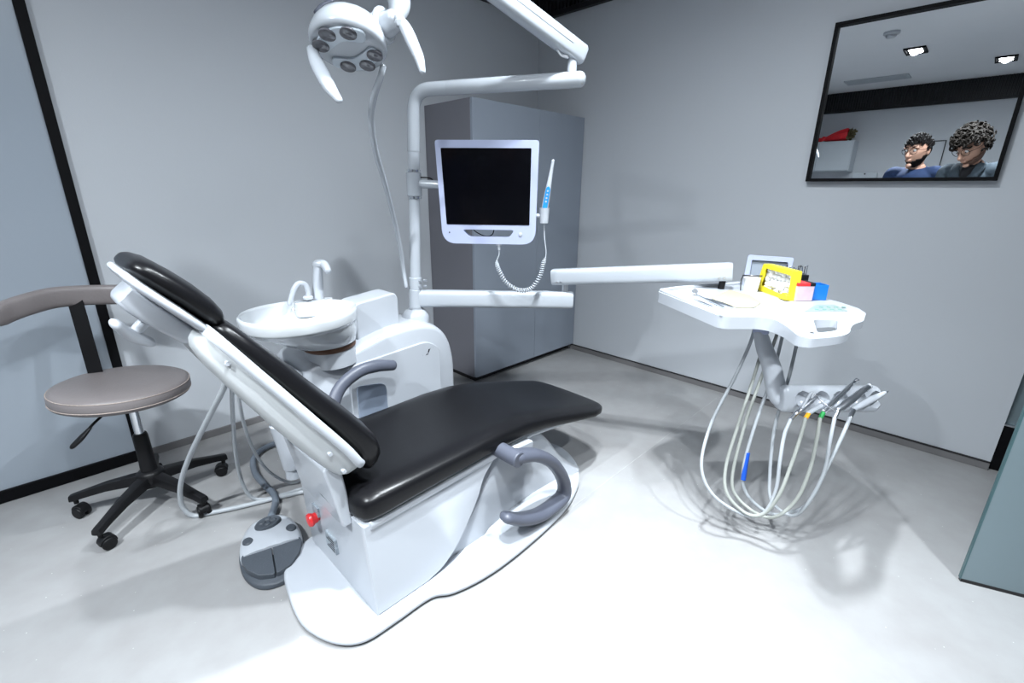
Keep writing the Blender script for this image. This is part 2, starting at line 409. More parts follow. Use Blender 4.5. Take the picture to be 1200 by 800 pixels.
# ------------------------------------------------------------------ dental chair
CY = 1.166
chair = thing('dental_chair', 'reclined dental chair with black leather cushions and white base', 'dental chair', (.9, CY, 0))
pl = [(.316, 1.242), (.297, 1.103), (.311, 1.02), (.347, .95), (.40, .914), (.488, .908), (.60, .905), (.655, .873), (.75, .85), (.877, .843), (1.08, .855), (1.23, .882), (1.37, .942),
      (1.465, 1.03), (1.515, 1.15), (1.49, 1.27), (1.40, 1.38), (1.25, 1.44), (.877, 1.455), (.70, 1.44), (.62, 1.40), (.48, 1.395), (.39, 1.36), (.34, 1.31)]
plo = [(v.x, v.y) for v in spline([(a, b, 0) for a, b in pl], 5, closed=True)]
bm = B(); prism(bm, plo, XY, .004, .03); obj('base_plate', bm, 'white', chair, bevel=.012, seg=4)
bm = B(); prism(bm, [(1.0 * (x - .9) * .96 + .9, (y - 1.16) * .94 + 1.16) for x, y in plo], XY, .0, .006); obj('shadow_gap_pad', bm, 'dgrey', chair)  # added dark inset pad, its tone stands in for shadow under the plate
# rear body block
prof = [(.462, .028), (.455, .18), (.452, .322), (.60, .326), (.93, .340), (.905, .315), (.865, .275), (.835, .215), (.79, .15), (.735, .085), (.68, .045), (.62, .028)]
po = [(v.x, v.y) for v in spline([(a, b, 0) for a, b in prof[3:]], 4)]
po = prof[:3] + po
rings = []
for y, ins in ((.962, .012), (.967, .003), (.975, 0), (1.36, 0), (1.366, .003), (1.37, .012)):
    c = V((.66, .19))
    rings.append([V((c.x - .010 * (a < .5) + (a - c.x) * (1 - ins * 2), y - (.018 * (1 - b / .34) if y < 1.1 else 0), c.y + (b - c.y) * (1 - ins * 3))) for a, b in po])
bm = B(); loft(bm, rings); obj('rear_body', bm, 'white', chair, angle=50)
# front cover hiding the lift
prof = [(.60, .028), (.76, .10), (.85, .20), (.93, .29), (1.02, .325), (1.13, .325), (1.22, .25), (1.30, .15), (1.38, .075), (1.44, .028)]
po = [(v.x, v.y) for v in spline([(a, b, 0) for a, b in prof], 4)]
rings = []
for y, k in ((.975, .93), (.985, .97), (1.0, 1), (1.33, 1), (1.35, .97), (1.36, .93)):
    c = V((1.0, .06)); rings.append([V((c.x + (a - c.x) * k, y, c.y + (b - c.y) * k)) for a, b in po])
bm = B(); loft(bm, rings); obj('front_cover', bm, 'white', chair, angle=50)
# low dome over the front of the plate
bm = B()
rr = []
for k, z in ((1, .028), (.94, .045), (.8, .062), (.6, .075), (.3, .082)):
    rr.append([V((1.12 + .33 * k * math.cos(a), 1.15 + .265 * k * math.sin(a), z)) for a in [2 * PI * i / 40 for i in range(40)]])
loft(bm, rr); obj('base_dome', bm, 'white', chair, angle=60)
# seat pan under the cushion
def sections(tab, ring_n=36, e=3.2):
    out = []
    for x, yc, hw, zb, zt in tab:
        out.append([V((x, yc + a, (zb + zt) / 2 + b)) for a, b in sell(ring_n, hw, (zt - zb) / 2, e)])
    return out
bm = B(); loft(bm, sections([(.456, CY, .19, .300, .328), (.464, CY, .212, .298, .332), (.94, CY, .212, .315, .346), (1.1, CY, .20, .315, .345), (1.25, CY, .19, .29, .318), (1.42, CY, .17, .258, .285), (1.45, CY, .15, .258, .28)], e=6))
obj('seat_pan', bm, 'white', chair, angle=50)
# seat and leg cushion
tab = [(.438, .14, .342, .372), (.441, .18, .330, .385), (.450, .205, .321, .397), (.466, .217, .317, .408), (.50, .222, .317, .414), (.60, .223, .325, .413), (.78, .223, .334, .414), (.93, .222, .338, .420), (1.05, .221, .334, .415),
       (1.15, .221, .324, .398), (1.25, .221, .304, .372), (1.38, .220, .276, .338), (1.47, .217, .257, .312), (1.52, .206, .250, .298), (1.545, .190, .248, .288), (1.558, .165, .250, .280), (1.563, .13, .255, .275)]
rings = []
for x, hw, zb, zt in tab:
    ring = []
    for a, b in sell(56, hw, (zt - zb) / 2, 4.2):
        bow = .045 * max(0, 1 - (a / .22) ** 2) * max(0, (x - 1.3) / .26)   # rounded toe end
        dish = -.012 * max(0, 1 - (a / .17) ** 2) * (1 if b > 0 else 0) * min(1, (x - .43) / .1)
        ring.append(V((x + bow, CY + a, (zb + zt) / 2 + b + dish)))
    rings.append(ring)
bm = B(); loft(bm, rings); obj('seat_cushion', bm, 'leather', chair, angle=60)
# hinge cover between body and backrest
bm = B(); prism(bm, rounded([(.418, .298), (.402, .40), (.385, .49), (.43, .49), (.440, .40), (.447, .298)], .012), XZ, 1.02, 1.285); obj('hinge_cover', bm, 'white', chair, bevel=.006)
fa, fb = V((0.4100, 1.1154, 0.3598)), V((0.4100, 0.9743, 0.3623)); fb.z += (1.03 - fb.y) / (fa.y - fb.y) * (fa.z - fb.z); fb.y = 1.03
bm = B(); prism(bm, [(fb.y, fb.z), (fa.y, fa.z), (fa.y + .02, fa.z + .03), (fa.y + .02, .36), (fb.y, .36)], ((0, 0, 0), (0, 1, 0), (0, 0, 1), (-1, 0, 0)), -.452, -.408); obj('rear_flap', bm, 'white', chair, bevel=.003)

# backrest frame: T top of the junction line, u along it, n towards the front
T, u, n = V((.213, 0, .888)), V((.559, 0, -.829)), V((.829, 0, .559))
def bsec(s, hw, t0, t1, e=3.2, num=40, taper=0.0):
    out = []
    for a, b in sell(num, 1, 1, e):
        t = (t0 + t1) / 2 + b * (t1 - t0) / 2
        k = 1 - taper * (1 - b) / 2
        out.append(T + u * s + n * t + V((0, CY + a * hw * k, 0)))
    return out
tab = [(.008, .07, .004, .018), (.014, .10, 0, .026), (.03, .122, -.004, .034), (.08, .138, -.004, .041), (.16, .155, -.003, .050), (.25, .170, -.001, .056), (.35, .182, .002, .066), (.43, .186, -.002, .071),
       (.475, .184, -.012, .070), (.505, .178, -.022, .060), (.523, .165, -.022, .042), (.532, .14, -.015, .022)]
bm = B(); loft(bm, [bsec(s, hw, a, b, 3.4) for s, hw, a, b in tab]); obj('backrest_cushion', bm, 'leather', chair, angle=60)
tab = [(.006, .085, -.026, -.006), (.012, .105, -.040, .0), (.026, .122, -.050, .003), (.07, .138, -.060, .004), (.16, .158, -.068, .004), (.28, .176, -.074, .006), (.38, .186, -.076, .006), (.44, .186, -.075, .004), (.465, .184, -.070, -.004), (.480, .178, -.060, -.012), (.486, .16, -.050, -.020)]
bm = B(); loft(bm, [bsec(s, hw, a, b, 6, taper=.12) for s, hw, a, b in tab]); sh = obj('backrest_shell', bm, 'shell', chair, angle=50)
# white rim round the shell where it meets the cushion, with its screws
bm = B()
rim = []
for s, hw in ((.004, .10), (.03, .131), (.1, .149), (.2, .167), (.3, .181), (.4, .1885), (.455, .1885), (.474, .184)):
    rim.append((T + u * s + n * (-.008 if s < .44 else -.012) + V((0, CY - hw, 0))))
tube(bm, rim, .0085, 10, 5, flat=(1.3, .6), up=n)
tube(bm, [V((p.x, 2 * CY - p.y, p.z)) for p in rim], .0085, 10, 5, flat=(1.3, .6), up=n)
obj('rim', bm, 'white', sh, angle=60)
for s, t_ in ((.075, -.030), (.385, -.040), (.452, -.050)):
    bm = B(); cyl(bm, T + u * s + n * t_ + V((0, CY - .13, 0)), T + u * s + n * t_ + V((0, CY - (.137 if s < .1 else .1815), 0)), .005, 12); obj('screw_cover', bm, 'white', sh)
# headrest
Th, uh, nh = V((.109, 0, 1.004)), V((.66, 0, -.751)), V((.751, 0, .66))
def hsec(s, hw, t0, t1, e=3.0, num=36):
    return [Th + uh * s + nh * ((t0 + t1) / 2 + b * (t1 - t0) / 2) + V((0, CY + a * hw, 0)) for a, b in sell(num, 1, 1, e)]
tab = [(-.004, .06, .012, .022), (-.002, .085, .004, .030), (.004, .10, 0, .036), (.02, .112, -.001, .043), (.06, .118, 0, .049), (.10, .120, .002, .052), (.14, .118, .002, .051), (.165, .112, .002, .046), (.180, .10, .004, .038), (.187, .08, .008, .030), (.189, .06, .012, .024)]
bm = B(); loft(bm, [hsec(*r, 2.8) for r in tab]); hc = obj('headrest_cushion', bm, 'leather', chair, angle=60)
bm = B(); loft(bm, [hsec(*r, 4) for r in ((-.003, .08, -.010, .0), (.004, .10, -.014, .003), (.03, .112, -.017, .003), (.10, .118, -.017, .004), (.15, .114, -.017, .004), (.176, .10, -.016, .003), (.184, .08, -.012, .001))]); obj('headrest_plate', bm, 'white', chair, angle=50)
bm = B()
loft(bm, [hsec(*r, 5) for r in ((.03, .045, -.05, -.016), (.035, .055, -.056, -.014), (.06, .06, -.060, -.014), (.10, .060, -.060, -.014), (.165, .055, -.056, -.014), (.185, .05, -.05, -.018), (.19, .045, -.045, -.022))])
br = obj('headrest_bracket', bm, 'white', chair, angle=50)
bm = B(); cyl(bm, Th + uh * .095 + nh * -.055 + V((0, CY - .02, 0)), Th + uh * .095 + nh * -.088 + V((0, CY - .02, 0)), .011, 16)
tube(bm, [Th + uh * (.062) + nh * -.088 + V((0, CY - .035, 0)), Th + uh * .095 + nh * -.092 + V((0, CY - .02, 0)), Th + uh * (.128) + nh * -.088 + V((0, CY - .005, 0))], [.013, .016, .013], 14, 6, flat=(.75, 1.3), up=nh)
obj('adjusting_knob', bm, 'white', br, angle=60)
bm = B(); obox(bm, T + u * -.03 + n * -.018 + V((0, CY, 0)), u, (0, 1, 0), n, .075, .026, .006); obj('slide_bar', bm, 'steel', chair, bevel=.002, label='steel headrest slide bar')
# armrests
def section_arm(pts, r, name, mt='grey'):
    bm = B(); tube(bm, pts, r, 16, 8, flat=(.8, 1.25), up=(0, 0, 1)); return obj(name, bm, mt, chair, angle=60)
yA = .885
near = [(0.9367, 0.8850, 0.3503), (1.0274, 0.8850, 0.3139), (1.1152, 0.8850, 0.2450), (1.1787, 0.8850, 0.1519), (1.1936, 0.8850, 0.0820), (1.1509, 0.8850, 0.0448), (1.0550, 0.8850, 0.0610), (0.9578, 0.8850, 0.0984), (0.8925, 0.8850, 0.1422)]
near = [V(p) for p in near]
for p in near: p.z = max(p.z, .062)
bm = B()
tube(bm, near, [.027, .026, .025, .024, .024, .025, .026, .025, .022], 16, 8, flat=(1.25, .85), up=(0, 1, 0))
ar = obj('armrest', bm, 'grey', chair, angle=60)
bm = B(); c0 = near[0]
cyl(bm, c0 + V((-.012, -.024, 0)), c0 + V((-.012, .09, 0)), .026, 28); obj('pivot', bm, 'grey', ar, bevel=.004)
bm = B(); prism(bm, rounded([(c0.x - .01, c0.z - .03), (c0.x - .01, c0.z + .0), (c0.x + .05, .338), (c0.x + .14, .332), (c0.x + .13, .285), (c0.x + .04, .28)], .02), XZ, .935, 1.02); obj('armrest_bracket', bm, 'white', chair, bevel=.006)
far = [(.57, 1.40, .36), (.595, 1.43, .43), (.645, 1.455, .495), (.72, 1.46, .532), (.79, 1.46, .535), (.858, 1.46, .520)]
bm = B(); tube(bm, far, [.02, .019, .018, .018, .018, .016], 16, 8, flat=(1, 1.25), up=(0, 1, 0)); far_o = obj('armrest', bm, 'grey', chair, angle=60)
bm = B(); cyl(bm, (.57, 1.36, .36), (.57, 1.42, .36), .026, 24); obj('pivot', bm, 'grey', far_o, bevel=.004)
# stop button and rating plates on the rear face
bm = B(); cyl(bm, (.456, 1.262, .186), (.44, 1.262, .186), .013, 20); cyl(bm, (.44, 1.262, .186), (.425, 1.262, .186), .016, 20)
st = obj('stop_button', bm, 'red', chair, bevel=.003, label='red emergency stop button')
lathe_bm = B(); lathe(lathe_bm, [(.010, -.450 + .45), (.018, 0), (.0215, .008), (.019, .014), (.010, .016)], (.428, 1.262, .186), (-1, 0, 0), 24); obj('button_cap', lathe_bm, 'red', st)
p1, p2 = V((0.4430, 1.2635, 0.2104)), V((0.4430, 1.1767, 0.1424))
bm = B(); box(bm, (.4375, p1.y - .020, p1.z - .017), (.452, p1.y + .020, p1.z + .017)); obj('rating_plate', bm, 'sticker', chair, bevel=.0006, label='small grey printed plate')
bm = B(); box(bm, (.4385, p2.y - .032, p2.z - .026), (.452, p2.y + .032, p2.z + .026)); pt2 = obj('rating_plate', bm, 'sticker', chair, bevel=.0006, label='larger grey printed plate')
bm = B()
for i in range(5): box(bm, (.4378, p2.y - .026, p2.z - .020 + i * .0085), (.4390, p2.y + .024 - .012 * (i % 3), p2.z - .0165 + i * .0085))
obj('print', bm, 'mark', pt2)

# ------------------------------------------------------------------ dental unit (cuspidor cabinet, pole, arms)
unit = thing('dental_unit', 'white dental side unit with cuspidor bowl, pole and swing arms', 'dental unit', (.95, 1.68, 0))
prof = [(.60, .03), (1.212, .03), (1.212, .44), (1.195, .52), (1.165, .575), (1.12, .612), (1.06, .630), (.95, .632), (.88, .622), (.80, .600), (.72, .580), (.62, .578), (.565, .560), (.565, .30)]
po = rounded(prof, .04, 4)
rings = []
for y, k in ((1.530, .93), (1.534, .965), (1.545, .985), (1.57, 1), (1.78, 1), (1.81, .985), (1.825, .95)):
    c = V((.89, .31)); rings.append([V((c.x + (a - c.x) * k, y, c.y + (b - c.y) * k)) for a, b in po])
bm = B(); loft(bm, rings); obj('cabinet', bm, 'white', unit, angle=50)
bm = B(); box(bm, (.60, 1.56, 0), (1.17, 1.80, .035)); obj('plinth', bm, 'grey', unit)
po = rounded([(.715, .06), (1.125, .06), (1.125, .515), (1.06, .555), (.715, .532)], [.02, .02, .05, .03, .02], 5)
bm = B(); prism(bm, po, XZ, 1.522, 1.54); dr = obj('door', bm, 'white', unit, bevel=.003)
bm = B()
for a, b, c, d in ((1.062, .505, 1.072, .519), (1.052, .497, 1.066, .5005), (1.035, .497, 1.039, .500), (1.071, .514, 1.076, .521)):
    prism(bm, [(a, b), (c - .004, b), (c, d), (a + .004, d)], XZ, 1.5213, 1.523)
obj('emblem', bm, 'mark', dr)
bm = B(); prism(bm, rounded([(.735, .30), (.858, .30), (.858, .432), (.735, .452)], [.01, .01, .03, .02], 4), XZ, 1.517, 1.53); obj('hatch', bm, 'hatch', dr, bevel=.003, label='blue grey hatch')
# side housing under the bowl, towards the stool
bm = B(); prism(bm, rounded([(.42, .41), (.52, .30), (.565, .20), (.565, .56), (.44, .50)], .03), XZ, 1.56, 1.78); 
obj('hose_housing', bm, 'white', unit, bevel=.01)
bm = B(); tube(bm, [(0.4709, 1.5500, 0.3903), (0.4808, 1.5500, 0.2972), (0.4842, 1.5500, 0.2135)], [.04, .037, .031], 20, 4, ends=False); cyl(bm, (0.4842, 1.5500, 0.2135), (0.4817, 1.5500, 0.1726), .025, 20)
obj('suction_filter', bm, 'white', unit, angle=50)
# bowl
bc = V((.595, 1.575, 0))
def egg(k, z, ox=0.0):
    return [bc + V((ox + (.192 if math.cos(a) < 0 else .185) * k * math.cos(a), .168 * k * math.sin(a) * (1 - .10 * math.cos(a)), z)) for a in [2 * PI * i / 56 for i in range(56)]]
rings = [egg(.46, .622, .085), egg(.58, .632, .070), egg(.80, .675, .034), egg(.93, .706, .008), egg(.955, .712, .002), egg(.985, .714), egg(1.003, .722), egg(1.006, .745), egg(.998, .755), egg(.975, .758), egg(.95, .755), egg(.93, .747, -.004), egg(.88, .720, -.012), egg(.70, .695, -.03), egg(.40, .682, -.05), egg(.12, .678, -.06)]
bm = B(); loft(bm, rings); bowl = obj('bowl', bm, 'ceramic', unit, angle=60)
bm = B(); lathe(bm, [(.022, 0), (.022, .004), (.012, .005)], (.535, 1.575, .6785), seg=20); obj('drain', bm, 'steel', bowl)
bm = B(); loft(bm, [egg(.44, .545, .095), egg(.45, .60, .090), egg(.47, .622, .085)]); obj('bowl_support', bm, 'white', unit, angle=50)
bm = B(); loft(bm, [egg(.44, .603, .088), egg(.475, .608, .087), egg(.49, .616, .086), egg(.47, .624, .085)]); obj('bowl_ring', bm, 'brown', bowl, label='brown sealing ring')
bm = B(); loft(bm, [[bc + V((.095 + .070 * math.cos(a), .118 + .036 * math.sin(a), z)) for a in [2 * PI * i / 40 for i in range(40)]] for z in (.705, .748, .7585)]); obj('faucet_deck', bm, 'ceramic', bowl, angle=50, bevel=.004)
bm = B(); tube(bm, [(0.6682, 1.6900, 0.7666), (0.6718, 1.6900, 0.7945), (0.6628, 1.6900, 0.8207), (0.6423, 1.6900, 0.8265), (0.6252, 1.6900, 0.8104), (0.6091, 1.6900, 0.7789), (0.6005, 1.6900, 0.7586)], [.0095, .0095, .0095, .0095, .0095, .009, .008], 16, 6); lathe(bm, [(.018, 0), (.018, .008), (.012, .012)], (0.6682, 1.6900, 0.7666), seg=20)
obj('rinse_spout', bm, 'white', unit, angle=50)
f0, f1, f2 = V((0.7096, 1.7000, 0.7585)), V((0.7221, 1.7000, 0.8871)), V((0.7284, 1.6600, 0.8787))
bm = B(); tube(bm, [f0, f0.lerp(f1, .5), f1 + V((0, 0, -.012))], [.020, .018, .0165], 20, 3, flat=(1, .9), ends=False)
tube(bm, [f1 + V((0, .004, -.012)), f1 + V((0, 0, -.001)), f1 + V((.016, -.018, -.002)), f2 + V((.006, -.012, -.012))], [.0165, .0165, .0155, .013], 16, 5)
obj('cup_filler', bm, 'white', unit, angle=50)
# water bottle box beside the bowl
bm = B(); prism(bm, rounded([(.80, .595), (.985, .595), (.987, .735), (.975, .757), (.955, .757), (.815, .742), (.80, .735)], .008), XZ, 1.60, 1.72); obj('tank_box', bm, 'white', unit, bevel=.010)
# pole
pb, pt_ = V((1.104, 1.66, .60)), V((1.148, 1.66, 1.47))
def pz(z): return pb.lerp(pt_, (z - pb.z) / (pt_.z - pb.z))
bm = B(); lathe(bm, [(.058, .60), (.058, .632), (.050, .645), (.042, .655), (.028, .660)], (pb.x, pb.y, 0), seg=32); cyl(bm, pz(.62), pz(.665), .030, 28); obj('pole_base', bm, 'white', unit, angle=50)
bm = B(); cyl(bm, pz(.625), pz(1.31), .0225, 28); obj('pole', bm, 'arm_white', unit)
bm = B(); cyl(bm, pz(.665), pz(.745), .0285, 28); obj('lower_collar', bm, 'arm_white', unit, bevel=.003)
bm = B(); cyl(bm, pz(.745), pz(.795), .0265, 28); ck = obj('cable_clamp', bm, 'arm_white', unit, bevel=.002)
bm = B()
for zz in (.758, .782):
    for k in (-.012, .016):
        bm = B(); c = pz(zz) + V((.012 + k, -.022, 0)); cyl(bm, c, c + V((.008, -.012, 0)), .005, 10); obj('clamp_screw', bm, 'steel', ck)
lz = 1.508
la, lb = V((1.149, 1.66, lz)), V((1.425, 1.078, lz)); ld = (lb - la).normalized()
bm = B()
tube(bm, [pz(1.29), pz(1.36), pz(1.42), la + V((.004, -.006, -.035)), la + ld * .035 + V((0, 0, -.008)), la + ld * .075, la + ld * .16], .0245, 24, 6, ends=False)
obj('lamp_pole_bend', bm, 'arm_white', unit, angle=60)
bm = B(); tube(bm, [la + ld * .155, lb], .0255, 24, 1); obj('lamp_beam', bm, 'arm_white', unit, angle=60)
bm = B(); c = lb - ld * .03; cyl(bm, c + V((0, 0, .018)), c + V((0, 0, .058)), .0165, 20); cyl(bm, c + V((0, 0, .058)), c + V((0, 0, .066)), .0145, 20); obj('beam_post', bm, 'arm_white', unit)
# lower rigid arm
az_ = .704
aa, ab = V((1.12, 1.66, az_)), V((1.583, 1.181, az_)); ad = (ab - aa).normalized()
bm = B()
no = V((-ad.y, ad.x, 0))
rings = [[aa + ad * s + no * (a * k) + V((0, 0, b * k)) for a, b in sell(32, .030, .036, 4)] for s, k in ((.0, 1), ((ab - aa).length - .006, 1), ((ab - aa).length, .93))]
loft(bm, rings); obj('lower_arm', bm, 'arm_white', unit, angle=50)
# elbow and balance arm
el = ab - ad * .035
bm = B(); cyl(bm, el + V((0, 0, .034)), el + V((0, 0, .072)), .013, 20); obj('elbow_pin', bm, 'steel', unit)
L0 = el + V((-.02, .03, .097)); L1 = V((1.8176, 0.6248, 0.8677)); bd = (L1 - L0).normalized(); bn = V((-bd.y, bd.x, 0)).normalized(); bu = bd.cross(bn) * -1
if bu.z < 0: bu = -bu
Lb = (L1 - L0).length
bm = B()
rings = [[L0 + bd * s + bn * (a * k) + bu * (b * k) for a, b in sell(32, .028, .034, 4)] for s, k in ((-.02, .92), (-.014, 1), (Lb - .006, 1), (Lb, .92))]
loft(bm, rings); ba = obj('balance_arm', bm, 'arm_white', unit, angle=50)
bm = B()
for s in (.005, .022):
    for e in (0, Lb - .05):
        bm = B(); c = L0 + bd * (s + e) - bn * .0275 - bu * .018; cyl(bm, c, c - bn * .003, .004, 10); obj('arm_screw', bm, 'steel', ba)
bm = B(); cyl(bm, L1 - bd * .03 - bu * .03, (L1 - bd * .03).xy.to_3d() + V((0, 0, .800)), .012, 16); obj('tray_pin', bm, 'black', unit)
# suction hoses hanging behind the chair
for k, (pts, r) in enumerate([
    ([(.40, 1.55, .56), (0.3277, 1.4738, 0.6364), (0.3115, 1.4956, 0.5830), (0.2727, 1.5966, 0.4554), (0.2229, 1.7214, 0.2904), (0.1908, 1.7884, 0.1695), (0.1824, 1.8243, 0.0664), (0.2053, 1.8191, 0.0088), (0.2527, 1.7918, -0.0100), (0.3309, 1.7563, -0.0111), (0.4229, 1.7233, -0.0085), (0.5288, 1.6844, -0.0205), (.66, 1.62, .016), (.76, 1.58, .02)], .0085),
    ([(.42, 1.56, .55), (0.3392, 1.4842, 0.6193), (0.3323, 1.4972, 0.5677), (0.3368, 1.5720, 0.4471), (0.3469, 1.6764, 0.2729), (0.3614, 1.7409, 0.1199), (0.3836, 1.7523, 0.0317), (0.4221, 1.7391, -0.0088), (0.4768, 1.7209, -0.0243), (0.5422, 1.7069, -0.0395), (.74, 1.66, .02)], .0065),
    ([(.44, 1.57, .54), (0.3533, 1.4894, 0.5971), (0.3459, 1.4897, 0.5489), (0.3648, 1.5735, 0.4147), (0.3997, 1.6641, 0.2658), (0.4491, 1.7314, 0.1310), (0.5101, 1.7608, 0.0376), (0.5690, 1.7603, -0.0277), (.74, 1.74, .03)], .0055)]):
    pts = [V(p) for p in pts]
    for p in pts: p.z = max(p.z, r + .001)
    bm = B(); tube(bm, pts, r, 12, 10); obj('suction_hose', bm, 'hose', unit, angle=60, label=['thick pale suction hose sweeping over the floor', 'middle pale suction hose', 'thin pale suction hose'][k])

# ------------------------------------------------------------------ operating lamp
lampc = V((0.6927, 1.2718, 1.5240))
lamp = thing('operating_lamp', 'white dental operating lamp with six lenses hanging above the headrest', 'lamp', lampc)
ax = (V((.60, .95, .30)) - lampc + V((.05, -.35, 0))); ax = ((V((0, 0, H)) - lampc).normalized() * .42 + V((0, 0, -.74)) - r_ * .12).normalized()   # the way the lamp faces
R_ = r_; side = (R_ - ax * R_.dot(ax)).normalized(); upv = side.cross(ax).normalized()
if upv.z < 0: upv = -upv
def lp(a, b, c): return lampc + side * a + upv * b + ax * c
rings = []
for k, c in ((.25, -.052), (.55, -.046), (.80, -.030), (.94, -.008), (1.0, .014), (1.0, .026), (.96, .034), (.90, .036), (.5, .036), (.1, .036)):
    ring = []
    for i in range(48):
        a = 2 * PI * i / 48
        ring.append(lp(.097 * k * math.cos(a), .090 * k * math.sin(a), c))
    rings.append(ring)
bm = B(); loft(bm, rings); hd = obj('lamp_head', bm, 'arm_white', lamp, angle=50)
bm = B()
for sgn in (1, -1):
    ol = [(v.x, v.y) for v in spline([(-.078 * sgn, .012 * sgn, 0), (-.050 * sgn, .052 * sgn, 0), (.0, .075 * sgn, 0), (.055 * sgn, .062 * sgn, 0), (.05 * sgn, .028 * sgn, 0), (.0, .030 * sgn, 0), (-.035 * sgn, .008 * sgn, 0), (-.06 * sgn, -.010 * sgn, 0)], 5, closed=True)]
    prism(bm, ol, (lp(0, 0, 0), side, upv, ax), .034, .042)
obj('lens_bed', bm, 'lensw', hd, bevel=.002, label='glossy pale lens bed')
for (a, b) in [(.066 * math.cos(math.radians(g)), .061 * math.sin(math.radians(g))) for g in (165, 120, 72, -15, -60, -108)]:
    bm = B(); lathe(bm, [(.0205, .040), (.0205, .044), (.017, .046), (.011, .0455), (.006, .047), (.001, .0475)], lp(a, b, 0), ax, 28); obj('lens', bm, 'lens', hd)
bm = B(); tube(bm, [(0.6479, 1.3457, 1.5839), (0.6643, 1.3433, 1.5985), (0.6850, 1.3355, 1.6111)], [.009, .012, .009], 12, 3, flat=(.6, 1.2))
obj('vent', bm, 'grey', hd, bevel=.002)
# handles
bm = B(); tube(bm, [(0.6138, 1.3205, 1.4868), (0.6092, 1.2944, 1.4532), (0.6119, 1.2664, 1.4152), (0.6148, 1.2421, 1.3857), (0.6228, 1.2226, 1.3614)], [.0125, .0165, .0175, .015, .0095], 16, 6, flat=(.8, 1.1)); obj('handle', bm, 'arm_white', lamp, angle=60)
bm = B(); tube(bm, [(0.7732, 1.1592, 1.5566), (0.7764, 1.1363, 1.5306), (0.7767, 1.1107, 1.4927), (0.7764, 1.0878, 1.4591), (0.7755, 1.0747, 1.4290)], [.013, .0165, .0165, .0135, .0085], 16, 6, flat=(.8, 1.1)); obj('handle', bm, 'arm_white', lamp, angle=60)
# yoke and joint
jc = V((0.7742, 1.2042, 1.5584))
bm = B(); tube(bm, [(0.7555, 1.2443, 1.5547), (0.7678, 1.2151, 1.5516), (0.7763, 1.1873, 1.5592)], [.030, .030, .026], 24, 4); torus(bm, (0.7647, 1.2183, 1.5516), .034, .009, (V((0.7555, 1.2443, 1.5547)) - V((0.7763, 1.1873, 1.5592))), 36, 12); obj('joint', bm, 'arm_white', lamp, angle=60)
bm = B(); cyl(bm, (0.7646, 1.1549, 1.5446), (0.7582, 1.1375, 1.5416), .009, 16); obj('knob', bm, 'white', lamp, bevel=.002)
top = V((0.8799, 1.2845, 1.8339))
bm = B(); tube(bm, [(0.7794, 1.1842, 1.5593), (0.8006, 1.1967, 1.6005), (0.8128, 1.2187, 1.6422), (0.8382, 1.2546, 1.7103), (0.8652, 1.2824, 1.7971)], [.018, .028, .028, .020, .016], 18, 6); obj('yoke', bm, 'arm_white', lamp, angle=60)
# pantograph from the beam post to the lamp
pc = lb - ld * .03 + V((0, 0, .092)); q0 = pc; qd = (top - q0).normalized(); qn = qd.cross(V((0, 0, 1))).normalized(); qu = qn.cross(qd)
Lq = (top - q0).length
bm = B()
loft(bm, [[q0 + qd * s + qn * (a * k) + qu * (b * k) for a, b in sell(32, .026, .032, 4)] for s, k in ((-.045, .85), (-.038, 1), (Lq - .03, 1), (Lq, .9))])
obj('spring_arm', bm, 'arm_white', lamp, angle=50)
bm = B()
tube(bm, [q0 + qd * .02 - qn * .0245 + qu * .006, q0 + qd * (Lq - .05) - qn * .0245 + qu * .006], .006, 10, 1, flat=(1, .5)); obj('arm_rib', bm, 'arm_white', lamp, angle=60)
bm = B(); cyl(bm, lb - ld * .03 + V((0, 0, .062)), lb - ld * .03 + V((0, 0, .085)), .0105, 16); tube(bm, [q0 + qd * .012 - qu * .035 + qn * -.01, q0 + qd * .03 - qu * .037, q0 + qd * .05 - qu * .03], .006, 10, 4); obj('arm_pivot', bm, 'steel', lamp)
# cable from the lamp to the clamp on the pole
bm = B(); tube(bm, [(0.7742, 1.2509, 1.4644), (0.7694, 1.2596, 1.4403), (0.7795, 1.3200, 1.3982), (0.8008, 1.3801, 1.3477), (0.8463, 1.4468, 1.2678), (0.9234, 1.5279, 1.1590), (1.0020, 1.6097, 1.0228), (1.0497, 1.6561, 0.9038), (1.0681, 1.6749, 0.8230), (1.0672, 1.6615, 0.7602)], [.008, .0085, .0095, .0095, .0095, .009, .009, .009, .0085, .008], 12, 8)
obj('cable', bm, 'arm_white', lamp, angle=60)

